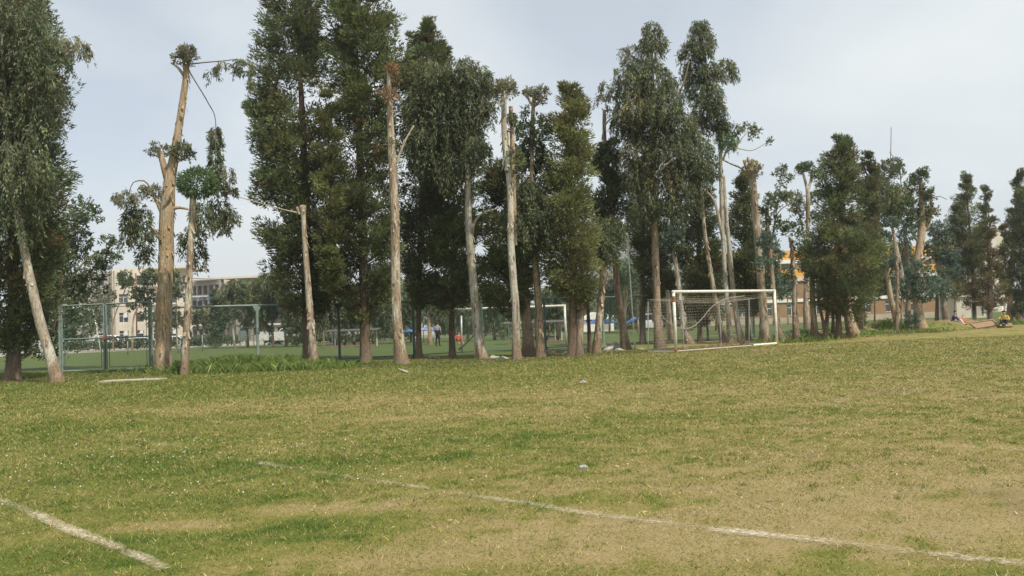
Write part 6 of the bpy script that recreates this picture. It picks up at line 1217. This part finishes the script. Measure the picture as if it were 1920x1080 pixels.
def weeds(label, name, spots, n, hmin, hmax, cols, wd=.012):
    c = []
    for px, py, rx, ry, k in spots:
        q = G(px, py); m_ = int(n * k); c.append(np.stack([q[0] + rg.normal(0, rx, m_), q[1] + rg.normal(0, ry, m_)], -1))
    c = np.concatenate(c); n = len(c); cl = fbm(c[:, 0] * 2.0, c[:, 1] * 2.0, 17, 3); kp = rg.random(n) < np.clip(cl * 2.4 - .6, .05, 1); c, cl = c[kp], cl[kp]; n = len(c)
    h = (hmin + (hmax - hmin) * rg.random(n) ** 1.5) * (.45 + 1.1 * cl); a = rg.random(n) * 6.283; t = rg.random(n) * 6.283
    b = np.stack([c[:, 0], c[:, 1], H(c[:, 0], c[:, 1]) - .01], -1); sv = np.stack([np.cos(a), np.sin(a), 0 * a], -1) * (wd * (.6 + .8 * rg.random(n)))[:, None]
    o = np.stack([np.cos(t), np.sin(t), 0 * t], -1) * (h * (.15 + .7 * rg.random(n)))[:, None]; up = np.array([0, 0, 1.0])
    V = np.stack([b - sv, b + sv, b + o * .45 + up * (h * .65)[:, None] + sv * .8, b + o + up * (h * (.75 + .25 * rg.random(n)))[:, None]], 1).reshape(-1, 3)
    ci = np.array(cols)[rg.integers(0, len(cols), n)] * np.exp(rg.normal(0, .22, (n, 1)))
    link(name, mesh_np(name, V, np.arange(4 * n).reshape(n, 4), MAT['grassb'], np.repeat(ci, 4, axis=0)), kind='stuff', label=label, category='grass')
GC = [(.14, .22, .045), (.19, .26, .065), (.12, .19, .04), (.27, .29, .12)]
weeds('tall rank grass along the fence right of the leaf-ball trunk', 'tall_grass', [(400, 692, .9, .5, .28), (440, 688, 1.0, .5, .34), (500, 686, 1.0, .45, .30), (550, 690, .7, .35, .10), (470, 697, 1.8, .4, .16), (390, 700, .5, .3, .08)], 40000, .08, .42, GC, .0045)
weeds('lush grass fringe along the feet of the trees', 'fringe_grass', [(px, py, .7, .35, .05) for px, py in ((60, 722), (140, 714), (200, 705), (270, 698), (330, 704), (600, 686), (640, 686), (690, 688), (720, 687), (765, 687), (800, 684), (840, 678), (880, 678), (920, 677), (960, 678), (1000, 674), (1040, 673), (1090, 668), (1140, 663), (1190, 658), (1225, 658))] + [(820, 690, 1.6, .5, .14), (1010, 674, 1.0, .4, .08)], 18000, .03, .12, GC, .005)
weeds('rough grass and weeds among the trees right of the goal', 'rough_grass', [(px, py, 1.1, .7, .07) for px, py in ((1480, 642), (1520, 634), (1560, 634), (1610, 628), (1640, 618), (1660, 612), (1690, 622), (1720, 624), (1750, 614), (1780, 610), (1820, 612), (1870, 610), (1910, 608), (1500, 626), (1540, 622))], 16000, .06, .32, GC, .014)
# clover flowers
n = 240; fx, fy = [], []
for px, py, rx, ry, k in ((420, 850, 1.6, 1.0, .3), (560, 845, .9, .6, .16), (100, 860, 1.4, 1.4, .2), (800, 800, 3, 2.2, .12), (1000, 760, 3, 2, .08), (300, 930, 1.2, .5, .1), (1200, 850, 2.5, 1.2, .08)):
    q = G(px, py); m_ = int(n * k); fx.append(q[0] + rg.normal(0, rx, m_)); fy.append(q[1] + rg.normal(0, ry, m_))
fx, fy = np.concatenate(fx), np.concatenate(fy); n = len(fx); sz = .006 + .005 * rg.random(n)
base = np.stack([fx, fy, H(fx, fy) + .035 + .02 * rg.random(n)], -1)
octv = np.array([[1, 0, 0], [-1, 0, 0], [0, 1, 0], [0, -1, 0], [0, 0, .8], [0, 0, -.8]]); octf = np.array([[0, 2, 4], [2, 1, 4], [1, 3, 4], [3, 0, 4], [2, 0, 5], [1, 2, 5], [3, 1, 5], [0, 3, 5]])
V = (base[:, None] + octv[None] * sz[:, None, None]).reshape(-1, 3); F_ = (octf[None] + (np.arange(n) * 6)[:, None, None]).reshape(-1, 3)
link('clover_flowers', mesh_np('clover_flowers', V, F_, flat('clover_white', (.72, .70, .62), .8)), kind='stuff', label='scattered small white clover flowers in the turf', category='flowers')
n = 10000; Y_ = 6 + 30 * rg.random(n) ** .8; X_ = (rg.random(n) * 2 - 1) * (.63 * Y_ + 1.5); k = rg.random(n) < np.clip(dry_of(X_, Y_) * 1.1 - .2, .03, 1); X_, Y_ = X_[k], Y_[k]; n = len(X_)
b = np.stack([X_, Y_, H(X_, Y_) + .02 + .015 * rg.random(n)], -1); d = rg.normal(size=(n, 3)) * [1, 1, .25]
V, F_, cc = kites(b, d, .025 + .03 * rg.random(n), .008 + .010 * rg.random(n), np.clip(np.array([.50, .41, .25]) * np.exp(rg.normal(0, .25, (n, 1))), 0, .8), rg, .2)
link('dry_leaf_litter', mesh_np('dry_leaf_litter', V, F_, MAT['grassb'], cc), kind='stuff', label='tiny dry leaf scraps scattered over the turf', category='leaf litter')

# dead leaves and shed bark under the row of trees
n = 9000; t_ = rg.random(n); ln_px = np.interp(t_, [0, .15, .3, .45, .6, .7, .8, .9, 1], [10, 305, 585, 750, 968, 1118, 1236, 1433, 1890]); ln_py = np.interp(ln_px, [10, 305, 585, 750, 968, 1118, 1236, 1433, 1600, 1890], [718, 701, 685, 687, 676, 664, 658, 643, 634, 612])
b = np.array([G(a, c) for a, c in zip(ln_px, ln_py)]); b[:, 0] += rg.normal(0, 1.0, n); b[:, 1] += rg.normal(.3, .7, n); b[:, 2] = H(b[:, 0], b[:, 1]) + .012
d = rg.normal(size=(n, 3)) * [1, 1, .2]
V, F_, cc = kites(b, d, .06 + .12 * rg.random(n), .02 + .035 * rg.random(n), np.clip(np.array([.25, .165, .10]) * np.exp(rg.normal(0, .35, (n, 1))), 0, .6), rg, .15)
link('shed_bark_litter', mesh_np('shed_bark_litter', V, F_, MAT['grassb'], cc), kind='stuff', label='dead leaves and shed bark along the tree feet', category='leaf litter')

# separate weed tufts standing out of the worn turf
nt = 1500; ty = 6.5 + 26 * rg.random(nt) ** 1.1; tx = (rg.random(nt) * 2 - 1) * (.63 * ty + 1.5); kp = rg.random(nt) < np.clip(.55 + .05 * tx, .15, 1); tx, ty = tx[kp], ty[kp]; nt = len(tx); nb_ = 22
tr_ = (.02 + .05 * rg.random(nt))[:, None]
c = np.stack([(tx[:, None] + rg.normal(0, 1, (nt, nb_)) * tr_).ravel(), (ty[:, None] + rg.normal(0, 1, (nt, nb_)) * tr_).ravel()], -1); n = len(c)
h = .018 + .035 * rg.random(n); a = rg.random(n) * 6.283; t = rg.random(n) * 6.283; wd_ = .003 + .0025 * rg.random(n) * np.sqrt(c[:, 1] / 8)
b = np.stack([c[:, 0], c[:, 1], H(c[:, 0], c[:, 1]) - .003], -1); sv = np.stack([np.cos(a), np.sin(a), 0 * a], -1) * wd_[:, None]
V = np.stack([b - sv, b + sv, b + np.stack([np.cos(t) * h * .7, np.sin(t) * h * .7, h], -1)], 1).reshape(-1, 3)
cc = np.repeat(np.array([(.10, .17, .03), (.13, .19, .04), (.16, .20, .05)])[rg.integers(0, 3, nt)], nb_, axis=0) * np.exp(rg.normal(0, .22, (n, 1)))
link('weed_tufts', mesh_np('weed_tufts', V, np.arange(3 * n).reshape(n, 3), MAT['grassb'], np.repeat(cc, 3, axis=0)), kind='stuff', label='small dark green weed tufts dotted over the worn turf', category='grass')
# ------------------------------------------------------------------ thin haze in the air
hm_ = bpy.data.materials.new('haze_air'); hm_.use_nodes = True; hn = hm_.node_tree.nodes; hn.clear()
ho = hn.new('ShaderNodeOutputMaterial'); hv = hn.new('ShaderNodeVolumePrincipled'); hv.inputs['Color'].default_value = (.93, .95, 1.0, 1); hv.inputs['Density'].default_value = 0.00045; hv.inputs['Anisotropy'].default_value = 0.2
hm_.node_tree.links.new(hv.outputs[0], ho.inputs['Volume'])
hb_ = MB().box((0, 500, 54.5), (1500, 850, 56)).build('haze', hm_); hb_['kind'] = 'stuff'; hb_['label'] = 'thin pale haze in the air'; hb_['category'] = 'haze'
